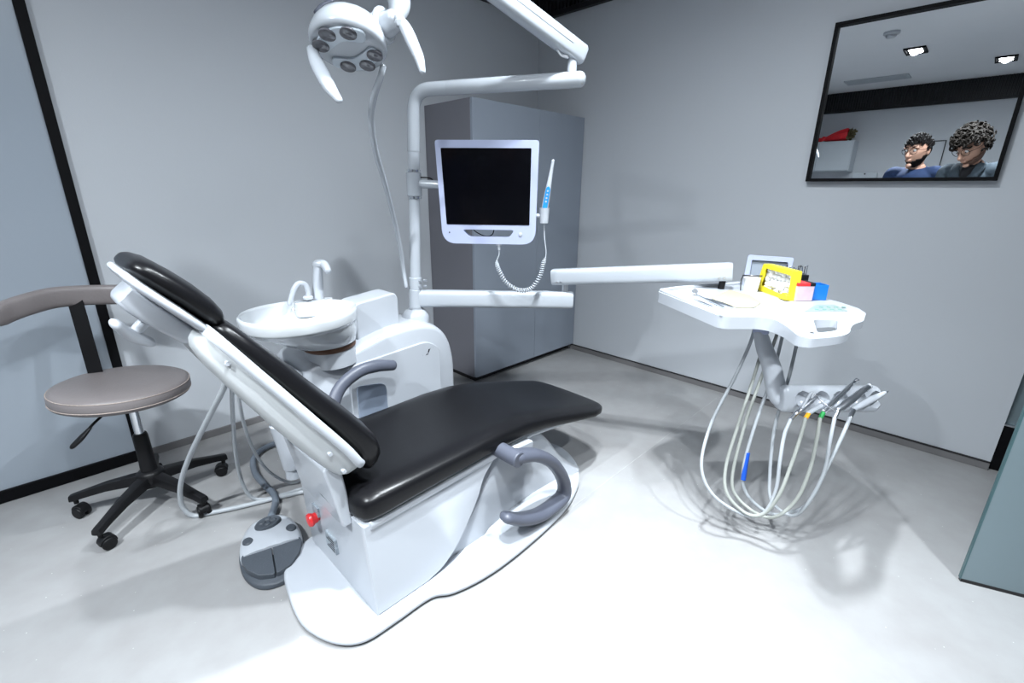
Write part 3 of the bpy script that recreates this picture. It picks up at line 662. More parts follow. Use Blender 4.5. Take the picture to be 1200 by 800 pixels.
# ------------------------------------------------------------------ monitor
mc = V((1.2827, 1.3906, 1.1383))
f = V((-(mc.x), -(mc.y), 0)).normalized(); ang = math.radians(7); f = Matrix.Rotation(-ang, 3, 'Z') @ f   # screen normal
mr = V((0, 0, 1)).cross(f).normalized(); mu = V((0, 0, 1))
if mr.dot(r_) < 0: mr = -mr
mon = thing('monitor', 'pale bezelled monitor with a black screen held on the white pole', 'monitor', mc)
FR = (mc, mr, mu, f)
W, Hh = .196, .188
ol = rounded([(-W, Hh), (W, Hh), (W - .006, -Hh - .005), (-W + .018, -Hh - .005)], [.012, .012, .055, .055], 7)
hole = rounded([(-.098, -.138), (.108, -.138), (.088, -.166), (-.072, -.166)], .012, 4)
def plate_with_holes(name, outer, holes, FRm, d0, d1, material, parent, bevel, label=None):
    """flat plate with openings, built from a filled outline"""
    o_, u_2, v_2, w_2 = FRm
    bm = B(); edges = []
    for loop in [outer] + holes:
        vs = [bm.verts.new(o_ + u_2 * a + v_2 * b + w_2 * d0) for a, b in loop]
        for i in range(len(vs)): edges.append(bm.edges.new((vs[i], vs[(i + 1) % len(vs)])))
    bmesh.ops.triangle_fill(bm, use_beauty=True, use_dissolve=False, edges=edges)
    g = bmesh.ops.extrude_face_region(bm, geom=bm.faces[:])
    bmesh.ops.translate(bm, verts=[e for e in g['geom'] if isinstance(e, bmesh.types.BMVert)], vec=w_2 * (d1 - d0))
    return obj(name, bm, material, parent, bevel=bevel, label=label)
bz = plate_with_holes('bezel', ol, [hole], FR, -.022, .012, 'lav', mon, .004)
bm = B(); prism(bm, rounded([(-.174, .160), (.168, .160), (.166, -.119), (-.160, -.119)], .003, 2), FR, .0118, .0132); obj('screen', bm, 'screen', mon)
bm = B(); prism(bm, rounded([(-.15, .13), (.15, .13), (.14, -.11), (-.14, -.11)], .02), FR, -.045, -.0215); obj('rear_case', bm, 'lav', mon, bevel=.006)
bm = B(); c = mc + mr * .132 - mu * .155; lathe(bm, [(.008, .0115), (.008, .0135), (.006, .0145)], c, f, 18); obj('power_button', bm, 'white', bz)
bm = B(); c = mc - mr * .150 - mu * .150; lathe(bm, [(.0028, .0115), (.0028, .0130)], c, f, 12); obj('indicator', bm, 'mark', bz)
pm = pz(1.165)
bm = B(); cyl(bm, pm + V((0, 0, -.042)), pm + V((0, 0, .048)), .0295, 28); mk = obj('bracket_sleeve', bm, 'arm_white', mon, bevel=.003)
for dz in (-.052, .050):
    bm = B(); cyl(bm, pm + V((0, 0, dz)), pm + V((0, 0, dz + .008)), .0275, 28); obj('sleeve_ring', bm, 'chrome', mk)
mb = mc - f * .045 - mr * .05 + V((0, 0, .02))
bm = B(); tube(bm, [pm + V((0, 0, .006)), pm.lerp(mb, .6) + V((0, 0, .004)), mb], .0165, 20, 4); obj('bracket_arm', bm, 'arm_white', mon, angle=60)
bm = B(); tube(bm, [pm + V((.012, -.022, .03)), pm + V((.05, -.045, .026)), pm + V((.075, -.05, .0)), pm + V((.11, -.06, -.010)), mb - mr * .06], .0028, 8, 6); obj('cable', bm, 'black', mon)
bm = B(); tube(bm, [mc - mr * .06 - f * .03 - mu * .13, mc - mr * .055 - f * .03 - mu * .147, mc - mr * .015 - f * .03 - mu * .166, mc + mr * .015 - f * .03 - mu * .160, mc + mr * .025 - f * .03 - mu * .13], .002, 8, 6); obj('cable', bm, 'black', mon)
# camera holder on the right edge
hc_ = mc + mr * .222 - mu * .065
bm = B(); tube(bm, [mc + mr * .185 - mu * .083 - f * .005, mc + mr * .205 - mu * .083, hc_ - mu * .018], .008, 12, 3)
lathe(bm, [(.0165, -.045), (.018, -.02), (.019, .0), (.0205, .012), (.0175, .012), (.0165, -.02), (.006, -.03)], hc_, mu, 20); obj('camera_holder', bm, 'white', mon, angle=50)

# ------------------------------------------------------------------ intraoral camera in the holder, with its coiled cord
ic = thing('intraoral_camera', 'slim white intraoral camera with a blue key pad in the monitor holder', 'camera', hc_)
tip = mc + mr * .250 + mu * .118 + f * .002
wax = (tip - hc_).normalized()
bm = B()
tube(bm, [hc_ - wax * .03, hc_ + wax * .0, hc_ + wax * .05, hc_ + wax * .09, hc_ + wax * .13, hc_ + wax * .165, tip], [.011, .0125, .0125, .010, .0075, .006, .0058], 16, 6)
wd = obj('wand', bm, 'white', ic, angle=60)
bm = B(); fr2 = (hc_, (mr - wax * mr.dot(wax)).normalized(), wax, f)
prism(bm, rounded([(-.0095, .004), (.0095, .004), (.0085, .085), (.0, .094), (-.0085, .085)], .006, 3), fr2, .006, .0138); pdd = obj('key_pad', bm, 'padblue', wd, bevel=.001, label='blue key pad')
bm = B()
for k in range(4): lathe(bm, [(.0036, .0130), (.0036, .0146)], hc_ + wax * (.036 + k * .013), f, 12)
obj('key', bm, 'white', pdd)
cp = spline([hc_ - mu * .035, hc_ - mu * .10 + mr * .004, hc_ - mu * .165 + mr * .012, hc_ - mu * .205 + mr * .002, hc_ - mu * .255 - mr * .01, hc_ - mu * .305 - mr * .045, hc_ - mu * .313 - mr * .095, hc_ - mu * .285 - mr * .145, hc_ - mu * .235 - mr * .176, hc_ - mu * .20 - mr * .186, hc_ - mu * .175 - mr * .177, hc_ - mu * .155 - mr * .176], 60)
pts = []; ph = 0
for i, p in enumerate(cp):
    s = i / (len(cp) - 1); amp = .0075 * min(1, max(0, (s - .20) / .05)) * min(1, max(0, (.84 - s) / .05))
    t_ = (cp[min(i + 1, len(cp) - 1)] - cp[max(i - 1, 0)]).normalized(); a = f; b = t_.cross(a).normalized(); ph += .62
    pts.append(p + a * (amp * math.cos(ph)) + b * (amp * math.sin(ph)))
bm = B(); tube(bm, pts, .0026, 6, 1); obj('coiled_cord', bm, 'arm_white', ic, angle=80)
bm = B(); c = hc_ - mu * .152 - mr * .176; cyl(bm, c, c + mu * .022, .006, 12); cyl(bm, c + mu * .018, c + mu * .03, .011, 12); obj('cord_plug', bm, 'white', ic, bevel=.001)

# ------------------------------------------------------------------ instrument tray
TZ = .80
tray = thing('instrument_tray', 'white doctor tray with a looped handle at the end of the swing arm', 'instrument tray', (1.65, .5, TZ))
ctl = [(1.5846, 0.7985, 0.8000), (1.6993, 0.7777, 0.8000), (1.9743, 0.6386, 0.8000), (1.975, .50, .80), (1.93, .36, .80), (1.8737, 0.2795, 0.8000), (1.8151, 0.2201, 0.8000), (1.7518, 0.1905, 0.8000), (1.6362, 0.1794, 0.8000), (1.5702, 0.1930, 0.8000), (1.5232, 0.1909, 0.8000), (1.4628, 0.1825, 0.8000), (1.4083, 0.1934, 0.8000), (1.3269, 0.2419, 0.8000), (1.3363, 0.2730, 0.8000), (1.4133, 0.3196, 0.8000), (1.4682, 0.3657, 0.8000), (1.4665, 0.4070, 0.8000), (1.3848, 0.4850, 0.8000)]
out = rounded([(p[0], p[1]) for p in ctl], [.02, .02, .03, .05, .05, .03, .012, .01, .015, .02, .015, .025, .025, .03, .03, .03, .04, .03, .03], 4)
hole = rounded([(p[0], p[1]) for p in ((1.5506, 0.2869, 0.8000), (1.5927, 0.2338, 0.8000), (1.4663, 0.2118, 0.8000), (1.4000, 0.2430, 0.8000))], .02, 4)
body = plate_with_holes('tray_body', out, [hole], (V((0, 0, 0)), V((1, 0, 0)), V((0, 1, 0)), V((0, 0, 1))), TZ - .038, TZ, 'white', tray, .005)
for v in body.data.vertices:      # the grip is thinner than the tray
    wz = v.co.z + OFF[body.name].z; wy = v.co.y + OFF[body.name].y - .12 * (v.co.x + OFF[body.name].x - 1.5)
    if wz < TZ - .01: v.co.z += .016 * max(0, min(1, (.36 - wy) / .12))
# raised lip on the left and back sides
bm = B(); lip = [V(ctl[18]) , V(ctl[0]), V(ctl[1]), V(ctl[2])]
inn = [V((1.66, .55, TZ))] * 4
lp2 = [p + (V((1.67, .56, TZ)) - p).normalized() * .016 for p in lip]
tube(bm, [lp2[0] + V((0, 0, .001)), lp2[0].lerp(lp2[1], .5) + V((0, 0, .002)), lp2[1] + V((0, 0, .004))], .0085, 10, 4)
tube(bm, [lp2[1] + V((0, 0, .004)), lp2[2] + V((0, 0, .002)), lp2[2].lerp(lp2[3], .5) + V((0, 0, .002)), lp2[3] + V((0, 0, .004))], .0075, 10, 4)
obj('lip', bm, 'white', body, angle=60)
# membrane keypad near the handle
bm = B(); prism(bm, [(p[0], p[1]) for p in ((1.6394, 0.3305, 0.8020), (1.7601, 0.3249, 0.8020), (1.8039, 0.2835, 0.8020), (1.7379, 0.2368, 0.8020))], XY, TZ - .002, TZ + .0025); kp = obj('keypad', bm, 'keypad', tray, label='grey green membrane keypad')
k0, k1, k2 = V((1.6837, 0.3081, 0.8025)), V((1.7374, 0.2570, 0.8025)), V((1.7443, 0.3048, 0.8025))
for i in range(4):
    for j in range(2):
        p = k0.lerp(k1, i / 3) + (k2 - k0) * (.75 * j); bm = B(); lathe(bm, [(.0062, 0), (.0062, .0012), (.005, .0016)], p, seg=12); obj('key', bm, 'keys', kp)
bm = B(); fz = V((1.3906, 0.2548, 0.7900)); o0 = V((-.55, -.60, .35)).normalized()
lathe(bm, [(.011, 0), (.011, .006), (.008, .010), (.003, .010)], fz, o0, 20); obj('lock_button', bm, 'burs', tray, label='dark chrome lock button')
# viewer frame on the back of the tray
vc = V((1.9640, 0.5466, 0.8608)); vf = V((-vc.x, -vc.y, .2)).normalized(); vr = V((0, 0, 1)).cross(vf).normalized()
if vr.dot(r_) < 0: vr = -vr
vu = vf.cross(vr); vu = vu if vu.z > 0 else -vu
ol = rounded([(-.078, -.075), (.074, -.075), (.080, .058), (-.074, .058)], .008)
il = rounded([(-.058, -.055), (.060, -.055), (.064, .040), (-.058, .040)], .004)
plate_with_holes('viewer_frame', ol, [il], (vc, vr, vu, vf), -.012, .008, 'lav', tray, .003, label='pale film viewer frame')
bm = B(); prism(bm, il, (vc, vr, vu, vf), -.010, -.002); obj('viewer_glass', bm, 'clab', tray)
# neck and holder bar
hb0, hb1 = V((1.6150, 0.3487, 0.5083)), V((1.8588, 0.1259, 0.5028)); hd_ = (hb1 - hb0).normalized(); hf = V((-hd_.y, hd_.x, 0)).normalized()
if hf.dot(V((-1, -1, 0))) < 0: hf = -hf          # towards the dentist (the camera side)
bm = B(); cyl(bm, (1.6563, 0.4519, 0.7237), (1.6521, 0.4435, 0.6965), .024, 24); obj('neck_collar', bm, 'lav', tray, bevel=.002)
bm = B(); tube(bm, [(1.6507, 0.4462, 0.6992), (1.6503, 0.4252, 0.6531), (1.6528, 0.3948, 0.5934), (1.6439, 0.3694, 0.5357), (1.6420, 0.3472, 0.5000), (1.6694, 0.3142, 0.4896)], [.025, .030, .034, .036, .036, .030], 24, 8, flat=(1, .85)); obj('neck', bm, 'white', tray, angle=60)
Lh = (hb1 - hb0).length
bm = B()
sec = rounded([(-.034, -.006), (-.030, -.034), (-.008, -.044), (.030, -.040), (.038, -.020), (.030, .026), (.018, .046), (-.006, .046), (-.026, .022)], .012, 4)
fine = []
for i, p in enumerate(sec):      # even points round the section
    q = sec[(i + 1) % len(sec)]; m_ = max(1, int(math.hypot(q[0] - p[0], q[1] - p[1]) / .0022))
    fine += [(p[0] + (q[0] - p[0]) * j / m_, p[1] + (q[1] - p[1]) * j / m_) for j in range(m_)]
rings = []
Nn = 150
for i in range(Nn + 1):
    s = Lh * i / Nn; e = min(1, .80 + .2 * math.sqrt(max(0, min(1, min(i, Nn - i) / 6))))
    ring = []
    for a, b in fine:
        cut = 0
        if a > .012:
            for k in range(5):
                q = .026 ** 2 - (s - (.062 + k * .062)) ** 2 - (b - .008) ** 2
                if q > 0: cut = max(cut, math.sqrt(q) * .95)
        ring.append(hb0 + hd_ * s + hf * ((a - cut) * e) + V((0, 0, b * e)))
    rings.append(ring)
loft(bm, rings); obj('instrument_holder', bm, 'white', tray, angle=40)

# handpieces: body, head, coupling and the looping hose of each
HP = [
 dict(label='three-way syringe with a bent silver nozzle in the first cup of the holder', tail=(1.5652, 0.2845, 0.4872), head=(1.6438, 0.2539, 0.5303), r=.0085, kind='syringe', mt='steel',
      hose=[(1.5417, 0.2885, 0.4765), (1.5184, 0.2911, 0.4308), (1.5022, 0.2848, 0.3493), (1.5029, 0.2791, 0.2418), (1.5001, 0.2984, 0.1477), (1.5013, 0.3545, 0.1089), (1.4426, 0.4438, 0.1713), (1.4360, 0.4954, 0.2674), (1.4821, 0.4996, 0.4101), (1.5725, 0.4773, 0.5614), (1.6303, 0.4667, 0.6659), (1.6751, 0.4721, 0.7278)], hm='hose', cat='dental syringe'),
 dict(label='silver handpiece on the amber-ringed hose', tail=(1.5853, 0.2533, 0.4972), head=(1.6587, 0.2209, 0.5246), r=.0080, kind='short', mt='white',
      hose=[(1.5655, 0.2537, 0.4865), (1.5383, 0.2522, 0.4236), (1.5132, 0.2552, 0.3425), (1.4975, 0.2665, 0.2351), (1.4995, 0.2978, 0.1451), (1.4970, 0.3494, 0.1210), (1.4763, 0.4120, 0.1772), (1.4948, 0.4354, 0.2681), (1.5465, 0.4338, 0.4110), (1.6169, 0.4321, 0.5620), (1.7153, 0.4427, 0.7046)], hm='hosed', ring='amber', cat='dental handpiece'),
 dict(label='long handpiece with a small round chrome head on the green-ringed hose', tail=(1.6200, 0.2203, 0.5027), head=(1.7703, 0.1753, 0.5754), r=.0080, kind='turbine', mt='chrome',
      hose=[(1.5969, 0.2216, 0.4870), (1.5753, 0.2145, 0.4241), (1.5620, 0.2119, 0.3247), (1.5455, 0.2249, 0.2191), (1.5317, 0.2625, 0.1402), (1.5412, 0.3125, 0.1066), (1.5193, 0.3833, 0.1457), (1.5186, 0.4164, 0.2153), (1.5654, 0.4209, 0.3926), (1.6454, 0.4162, 0.5585), (1.7529, 0.4181, 0.7022)], hm='hosed', ring='green', cat='dental handpiece'),
 dict(label='thick silver contra-angle handpiece in the fourth cup of the holder', tail=(1.6528, 0.1892, 0.5081), head=(1.7950, 0.1416, 0.5575), r=.0100, kind='motor', mt='steel',
      hose=[(1.6283, 0.1896, 0.4874), (1.6049, 0.1843, 0.4245), (1.6000, 0.1796, 0.3066), (1.5964, 0.2018, 0.1847), (1.6040, 0.2364, 0.1142), (1.5975, 0.2996, 0.1384), (1.6090, 0.3242, 0.2164), (1.6488, 0.3486, 0.3888), (1.7211, 0.3522, 0.5556), (1.7894, 0.3632, 0.6972)], hm='hose', cat='dental handpiece'),
 dict(label='pale scaler handpiece poking out of the far end of the holder', tail=(1.7159, 0.1583, 0.5001), head=(1.8518, 0.1013, 0.5315), r=.0105, kind='scaler', mt='white',
      hose=[(1.6731, 0.1567, 0.4832), (1.6383, 0.1628, 0.4197), (1.6055, 0.1775, 0.3144), (1.6160, 0.1940, 0.2114), (1.6394, 0.2224, 0.1299), (1.6184, 0.2959, 0.0796), (1.5719, 0.3725, 0.1414), (1.5710, 0.4006, 0.2322), (1.6099, 0.4011, 0.3834), (1.6909, 0.3963, 0.5513), (1.7653, 0.4054, 0.7023)], hm='hose', cat='dental scaler'),
]
for h in HP:
    a, b = V(h['tail']), V(h['head']); d = (b - a).normalized(); L = (b - a).length
    t = thing('dental_handpiece', h['label'], h['cat'], a, 'handpieces in the tray holder')
    r = h['r']; bm = B()
    if h['kind'] == 'syringe':
        tube(bm, [a, a + d * L * .5, a + d * L * .85, b], [r * .8, r, r * .9, r * .7], 14, 4); hp = obj('body', bm, h['mt'], t, angle=60)
        bm = B(); n1 = V((1.6384, 0.2464, 0.5346)); tube(bm, [b, n1, V((1.6301, 0.2194, 0.5230)), V((1.6378, 0.1880, 0.5050))], [.0035, .0022, .0017, .0015], 8, 5); obj('nozzle', bm, 'steel', t, angle=60)
        bm = B(); cyl(bm, b - d * .004, b + d * .008, .0062, 14); ball(bm, b + V((0, 0, .010)), .005, seg=10, rings=8); obj('button', bm, 'chrome', t)
        bm = B(); tube(bm, [(1.5649, 0.2683, 0.5166), (1.5932, 0.2653, 0.5401), (1.6041, 0.2612, 0.5554), (1.6097, 0.2556, 0.5555), (1.6031, 0.2564, 0.5428)], .0042, 10, 5); obj('trigger', bm, 'white', t, angle=60)
    elif h['kind'] == 'turbine':
        k = a.lerp(b, .72); tube(bm, [a, a.lerp(k, .5), k, k.lerp(b, .6) + V((0, 0, .004)), b], [r * 1.05, r, r * .8, r * .55, r * .5], 14, 5); hp = obj('body', bm, h['mt'], t, angle=60)
        hx = V((.35, -.5, .8)).normalized(); bm = B(); lathe(bm, [(.0035, -.012), (.0062, -.008), (.0066, .006), (.004, .009)], b, hx, 16); obj('head', bm, 'chrome', t)
    elif h['kind'] == 'motor':
        k = a.lerp(b, .55); tube(bm, [a, a.lerp(k, .5), k, k.lerp(b, .5) + V((0, 0, .003)), b], [r * .75, r * 1.15, r * 1.1, r * .95, r * .8], 16, 5); hp = obj('body', bm, h['mt'], t, angle=60)
        bm = B(); lathe(bm, [(.007, -.002), (.0095, .002), (.009, .006), (.004, .009)], b, d, 16); obj('head', bm, 'white', t)
    elif h['kind'] == 'scaler':
        tube(bm, [a, a.lerp(b, .4), a.lerp(b, .75), b], [r * .8, r * 1.0, r * .9, r * .55], 16, 5); hp = obj('body', bm, h['mt'], t, angle=60)
        bm = B(); cyl(bm, b - d * .03, b - d * .004, r * .85, 16, r * .6); obj('nose', bm, 'hose', t, bevel=.001); bm = B(); cyl(bm, b, b + d * .012, .0035, 12); obj('head', bm, 'steel', t)
    else:
        tube(bm, [a, a.lerp(b, .5), b], [r * .9, r, r * .7], 14, 4); hp = obj('body', bm, h['mt'], t, angle=60)
    bm = B(); cyl(bm, a + d * .004, V(h['hose'][0]), .0065, 14); obj('coupling', bm, h.get('ring', 'steel'), t, bevel=.001)
    pts = [V(p) for p in h['hose']]
    for p in pts: p.z = max(p.z, .013)
    bm = B(); tube(bm, pts, .0055, 10, 8); hs = obj('hose', bm, h['hm'], t, angle=60)
    if h['kind'] == 'short' :
        pass
    if h['kind'] == 'scaler':
        bm = B(); tube(bm, [(1.5863, 0.4013, 0.2931), (1.5765, 0.3979, 0.2481), (1.5643, 0.3929, 0.1977)], .0085, 12, 3, ends=False); obj('sleeve', bm, 'bluesleeve', hs, angle=60, label='blue sleeve')

# ------------------------------------------------------------------ things on the tray
def on(x, y): return V((x, y, TZ))
e1 = r_.copy(); e1.z = 0; e1.normalize(); e2 = V((-e1.y, e1.x, 0))        # along the picture, and away
# yellow dispenser
yc = V((1.7834, 0.4542, 0.8000)); 
t = thing('dispenser_box', 'yellow card dispenser box of white cotton on the tray', 'box', yc)
yl, yr = V((1.8917, 0.5536, 0.8000)), V((1.7645, 0.4089, 0.8000)); ya = (yr - yl).normalized(); yw = (yr - yl).length / 2; yb = V((-ya.y, ya.x, 0)); yu = V((0, 0, 1)); yc = (yl + yr) / 2
t.location = yc; OFF[t.name] = yc.copy()
fr3 = (yc + V((0, 0, .001)), ya, yu, -yb)
front = rounded([(-yw, 0), (yw, 0), (yw - .004, .098), (-yw + .022, .098)], .004, 2)
cut = rounded([(-yw + .030, .022), (yw - .04, .012), (yw - .004, .020), (yw - .007, .084), (-yw + .042, .086), (-yw + .038, .074), (-yw + .044, .062), (-yw + .036, .045)], .006, 3)
plate_with_holes('box_front', front, [cut], fr3, 0, .003, 'yellow', t, 0)
bm = B(); P0 = fr3[0]
def yp(a, c, b): return P0 + ya * a + yu * c + yb * b
yd = .03
for quad in ([(-yw, 0, 0), (-yw, 0, yd), (-yw + .022, .098, yd), (-yw + .022, .098, 0)], [(-yw + .022, .098, 0), (-yw + .022, .098, yd), (yw - .004, .098, yd), (yw - .004, .098, 0)], [(yw - .004, .098, 0), (yw - .004, .098, yd), (yw, 0, yd), (yw, 0, 0)], [(-yw, 0, yd), (yw, 0, yd), (yw - .004, .098, yd), (-yw + .022, .098, yd)], [(-yw, 0, 0), (yw, 0, 0), (yw, 0, yd), (-yw, 0, yd)]):
    a_, b_, c_, d2 = [yp(*q) for q in quad]; nn = (b_ - a_).cross(d2 - a_).normalized() * .0012
    loft(bm, [[a_ - nn, b_ - nn, c_ - nn, d2 - nn], [a_ + nn, b_ + nn, c_ + nn, d2 + nn]])
obj('box_sides', bm, 'yellow', t)
bm = B()
random.seed(3)
for i in range(7):
    for j in range(5):
        c_ = yp(-yw + .038 + i * (2 * yw - .062) / 6, .012 + j * .017, .018 + random.uniform(-.006, .006)); ball(bm, c_, .014, .012, .012, 10, 8)
o = obj('cotton_rolls', bm, 'cotton', t, angle=60); o['kind'] = 'stuff'
bm = B(); prism(bm, rounded([(yw - .036, .002), (yw + .008, .002), (yw + .006, .020), (yw - .014, .026), (yw - .034, .014)], .005), fr3, .002, .016); obj('box_flap', bm, 'yellow', t, bevel=.002)
# white cup with metal wire behind the yellow box
wc = V((1.8410, 0.5582, 0.8000))
t = thing('paper_cup', 'white cup with a dark wire rim left of the yellow box', 'cup', wc)
bm = B(); lathe(bm, [(.024, 0), (.029, .050), (.027, .050), (.022, .004), (.002, .004)], wc + V((0, 0, .0005)), seg=28); obj('cup', bm, 'cotton', t)
bm = B(); torus(bm, wc + V((-.004, .0, .058)), .032, .0022, (.15, .1, 1), 32, 8); tube(bm, [wc - e1 * .034 + V((0, 0, .058)), wc - e1 * .040 + V((0, 0, .04)), wc - e1 * .036 + V((0, 0, .004))], .0022, 8, 4); obj('wire_rim', bm, 'burs', t)
# clear pink box with red and black lid
pc_ = V((1.8128, 0.3899, 0.8000))
t = thing('bur_box', 'clear pinkish box with a red and black lid beside the yellow box', 'box', pc_)
bm = B(); obox(bm, pc_ + V((0, 0, .0265)), e1, e2, (0, 0, 1), .030, .026, .026); obj('box_body', bm, 'pink', t, bevel=.003)
bm = B(); obox(bm, pc_ + V((0, 0, .026)) - e2 * .0 + e1 * -.004, e1, e2, (0, 0, 1), .014, .018, .015); obj('contents', bm, 'pinkr', t, bevel=.002)
bm = B(); obox(bm, pc_ + V((0, 0, .057)) - e1 * .008, e1, e2, (0, 0, 1), .022, .027, .0055); ld2 = obj('lid', bm, 'red', t, bevel=.002)
bm = B(); obox(bm, pc_ + V((0, 0, .057)) + e1 * .0225, e1, e2, (0, 0, 1), .009, .027, .0055); obj('lid_end', bm, 'black', ld2, bevel=.002)
# blue box
bb = V((1.8612, 0.3533, 0.8000)) + e2 * .006
t = thing('blue_box', 'small open blue plastic box at the right of the pink box', 'box', bb)
bm = B(); obox(bm, bb + V((0, 0, .003)), e1, e2, (0, 0, 1), .028, .024, .0025)
for s in (-1, 1):
    obox(bm, bb + V((0, 0, .027)) + e1 * (s * .0268), e1, e2, (0, 0, 1), .0014, .024, .026); obox(bm, bb + V((0, 0, .027)) + e2 * (s * .0228), e1, e2, (0, 0, 1), .028, .0014, .026)
obj('box_walls', bm, 'blue', t, bevel=.001)
bm = B(); obox(bm, bb + V((0, 0, .022)), e1, e2, (0, 0, 1), .024, .020, .016); obj('contents', bm, 'dgrey', t, bevel=.003)
# bur stand behind
sc_ = V((1.9489, 0.4155, 0.8000)) + e2 * .055
t = thing('bur_stand', 'dark metal stand of small burs behind the pink box', 'bur stand', sc_)
bm = B(); obox(bm, sc_ + V((0, 0, .030)), e1, e2, (0, 0, 1), .040, .020, .030); obj('block', bm, 'burs', t, bevel=.003)
random.seed(5)
for i in range(10):
    p = sc_ + e1 * (-.034 + .0075 * i) + e2 * random.uniform(-.014, .014); q = p + V((random.uniform(-.004, .004), random.uniform(-.004, .004), .082 + random.uniform(-.006, .010)))
    bm = B(); cyl(bm, p + V((0, 0, .058)), q, .0015, 8); ball(bm, q, .003, seg=8, rings=6); obj('bur', bm, 'chrome' if i % 2 else 'burs', t)
# cream napkin
nv = [(1.6157, 0.6124, 0.8000), (1.8004, 0.6175, 0.8000), (1.7593, 0.5339, 0.8000), (1.6613, 0.4633, 0.8000), (1.5683, 0.4545, 0.8000), (1.5243, 0.4963, 0.8000), (1.5564, 0.5626, 0.8000)]
ol = rounded([(p[0], p[1]) for p in nv], .01, 2); bm = B()
c = V((sum(p[0] for p in nv) / 7, sum(p[1] for p in nv) / 7))
rings = []
for k, z in ((1, .001), (1, .0025), (.8, .006), (.55, .007), (.25, .009)):
    rings.append([V((c.x + (a - c.x) * k, c.y + (b - c.y) * k, TZ + z + (.004 * noise.noise(V((a * 30 * k, b * 30 * k, 2))) if k < 1 else 0))) for a, b in ol])
loft(bm, rings); tag(obj('napkin', bm, 'napkin', origin=(c.x, c.y, TZ), angle=70), 'crumpled cream paper napkin lying on the white tray', 'napkin')
# hand instruments
def hand(name, label, cat, a, b, kind):
    a, b = V(a), V(b); d = (b - a).normalized(); sd = V((-d.y, d.x, 0))
    t = thing(name, label, cat, a, 'hand instruments on the tray')
    if kind == 'mirror':
        bm = B(); tube(bm, [a + d * .022, b], [.0022, .0032], 10, 1); obj('handle', bm, 'steel', t, angle=60)
        bm = B(); lathe(bm, [(.0085, -.0015), (.0105, 0), (.0100, .0018), (.004, .0018)], a + V((0, 0, .009)), (-.5, -.5, .7), 20); obj('head', bm, 'steel', t)
        bm = B(); tube(bm, [a + V((0, 0, .008)), a + d * .012 + V((0, 0, .003)), a + d * .024], .0015, 8, 4); obj('shank', bm, 'steel', t)
    elif kind == 'probe':
        bm = B(); tube(bm, [a + d * .02, a.lerp(b, .5), b - d * .01], [.002, .0032, .002], 10, 4); obj('handle', bm, 'steel', t, angle=60)
        bm = B(); tube(bm, [a + d * .02, a + d * .008, a + sd * .005, a + sd * .012], [.0016, .0013, .001, .0006], 8, 4); obj('hook', bm, 'steel', t)
    else:
        for s in (-1, 1):
            bm = B(); tube(bm, [a + sd * (s * .0018), a.lerp(b, .3) + sd * (s * .005), a.lerp(b, .65) + sd * (s * .006), b + sd * (s * .0015)], [.001, .0022, .0026, .0022], 8, 5, flat=(1.2, .6)); obj('prong', bm, 'steel', t, angle=60)
hand('mouth_mirror', 'mouth mirror with a round head beside the napkin', 'mouth mirror', (1.6150, 0.6707, 0.8060), (1.4884, 0.5179, 0.8050), 'mirror')
hand('dental_probe', 'thin steel probe nearest the tray edge', 'dental probe', (1.5343, 0.6406, 0.8050), (1.4666, 0.5386, 0.8050), 'probe')
hand('tweezers', 'steel tweezers lying against the cream napkin', 'tweezers', (1.5729, 0.6161, 0.8060), (1.5039, 0.4976, 0.8060), 'tweezers')

# ------------------------------------------------------------------ doctor stool
sc = V((.128, 2.0, 0))
stool = thing('doctor_stool', 'round taupe swivel stool with a curved backrest on five casters', 'stool', sc)
Sc = V((.122, 2.02, .478)); tilt = Matrix.Rotation(math.radians(4), 3, 'Y')
def sp_(p): return Sc + tilt @ V(p)
prof = [(.02, -.030), (.180, -.030), (.193, -.022), (.196, -.008), (.196, .010), (.191, .020), (.178, .026), (.10, .029), (.01, .030)]
bm = B(); loft(bm, [[sp_((r * math.cos(a), r * math.sin(a), h)) for a in [2 * PI * i / 64 for i in range(64)]] for r, h in prof]); se = obj('seat', bm, 'taupe', stool, angle=60)
bm = B()
for r, h in ((.194, .016), (.1955, -.014)):
    rings = []
    for i in range(64):
        a = 2 * PI * i / 64
        rings.append([sp_(((r + .0016 * math.cos(q)) * math.cos(a), (r + .0016 * math.cos(q)) * math.sin(a), h + .0016 * math.sin(q))) for q in [2 * PI * j / 6 for j in range(6)]])
    loft(bm, rings, closed=True)
obj('piping', bm, 'stitch', se, angle=80)
bm = B(); obox(bm, sp_((0, 0, -.037)), tilt @ V((1, 0, 0)), (0, 1, 0), tilt @ V((0, 0, 1)), .085, .075, .008); obj('seat_plate', bm, 'black', stool, bevel=.003)
cc = V((.133, 2.01, 0))
bm = B(); cyl(bm, cc + V((0, 0, .25)), cc + V((0, 0, .445)), .0145, 20); obj('gas_lift', bm, 'chrome', stool)
bm = B(); lathe(bm, [(.030, .10), (.030, .13), (.026, .15), (.023, .29), (.020, .30), (.015, .30)], cc, seg=24); obj('column_sleeve', bm, 'black', stool, angle=50)
bm = B(); lathe(bm, [(.03, .085), (.042, .09), (.045, .115), (.042, .14), (.032, .15), (.02, .15)], cc, seg=24); obj('hub', bm, 'black', stool, angle=50)
cd = []
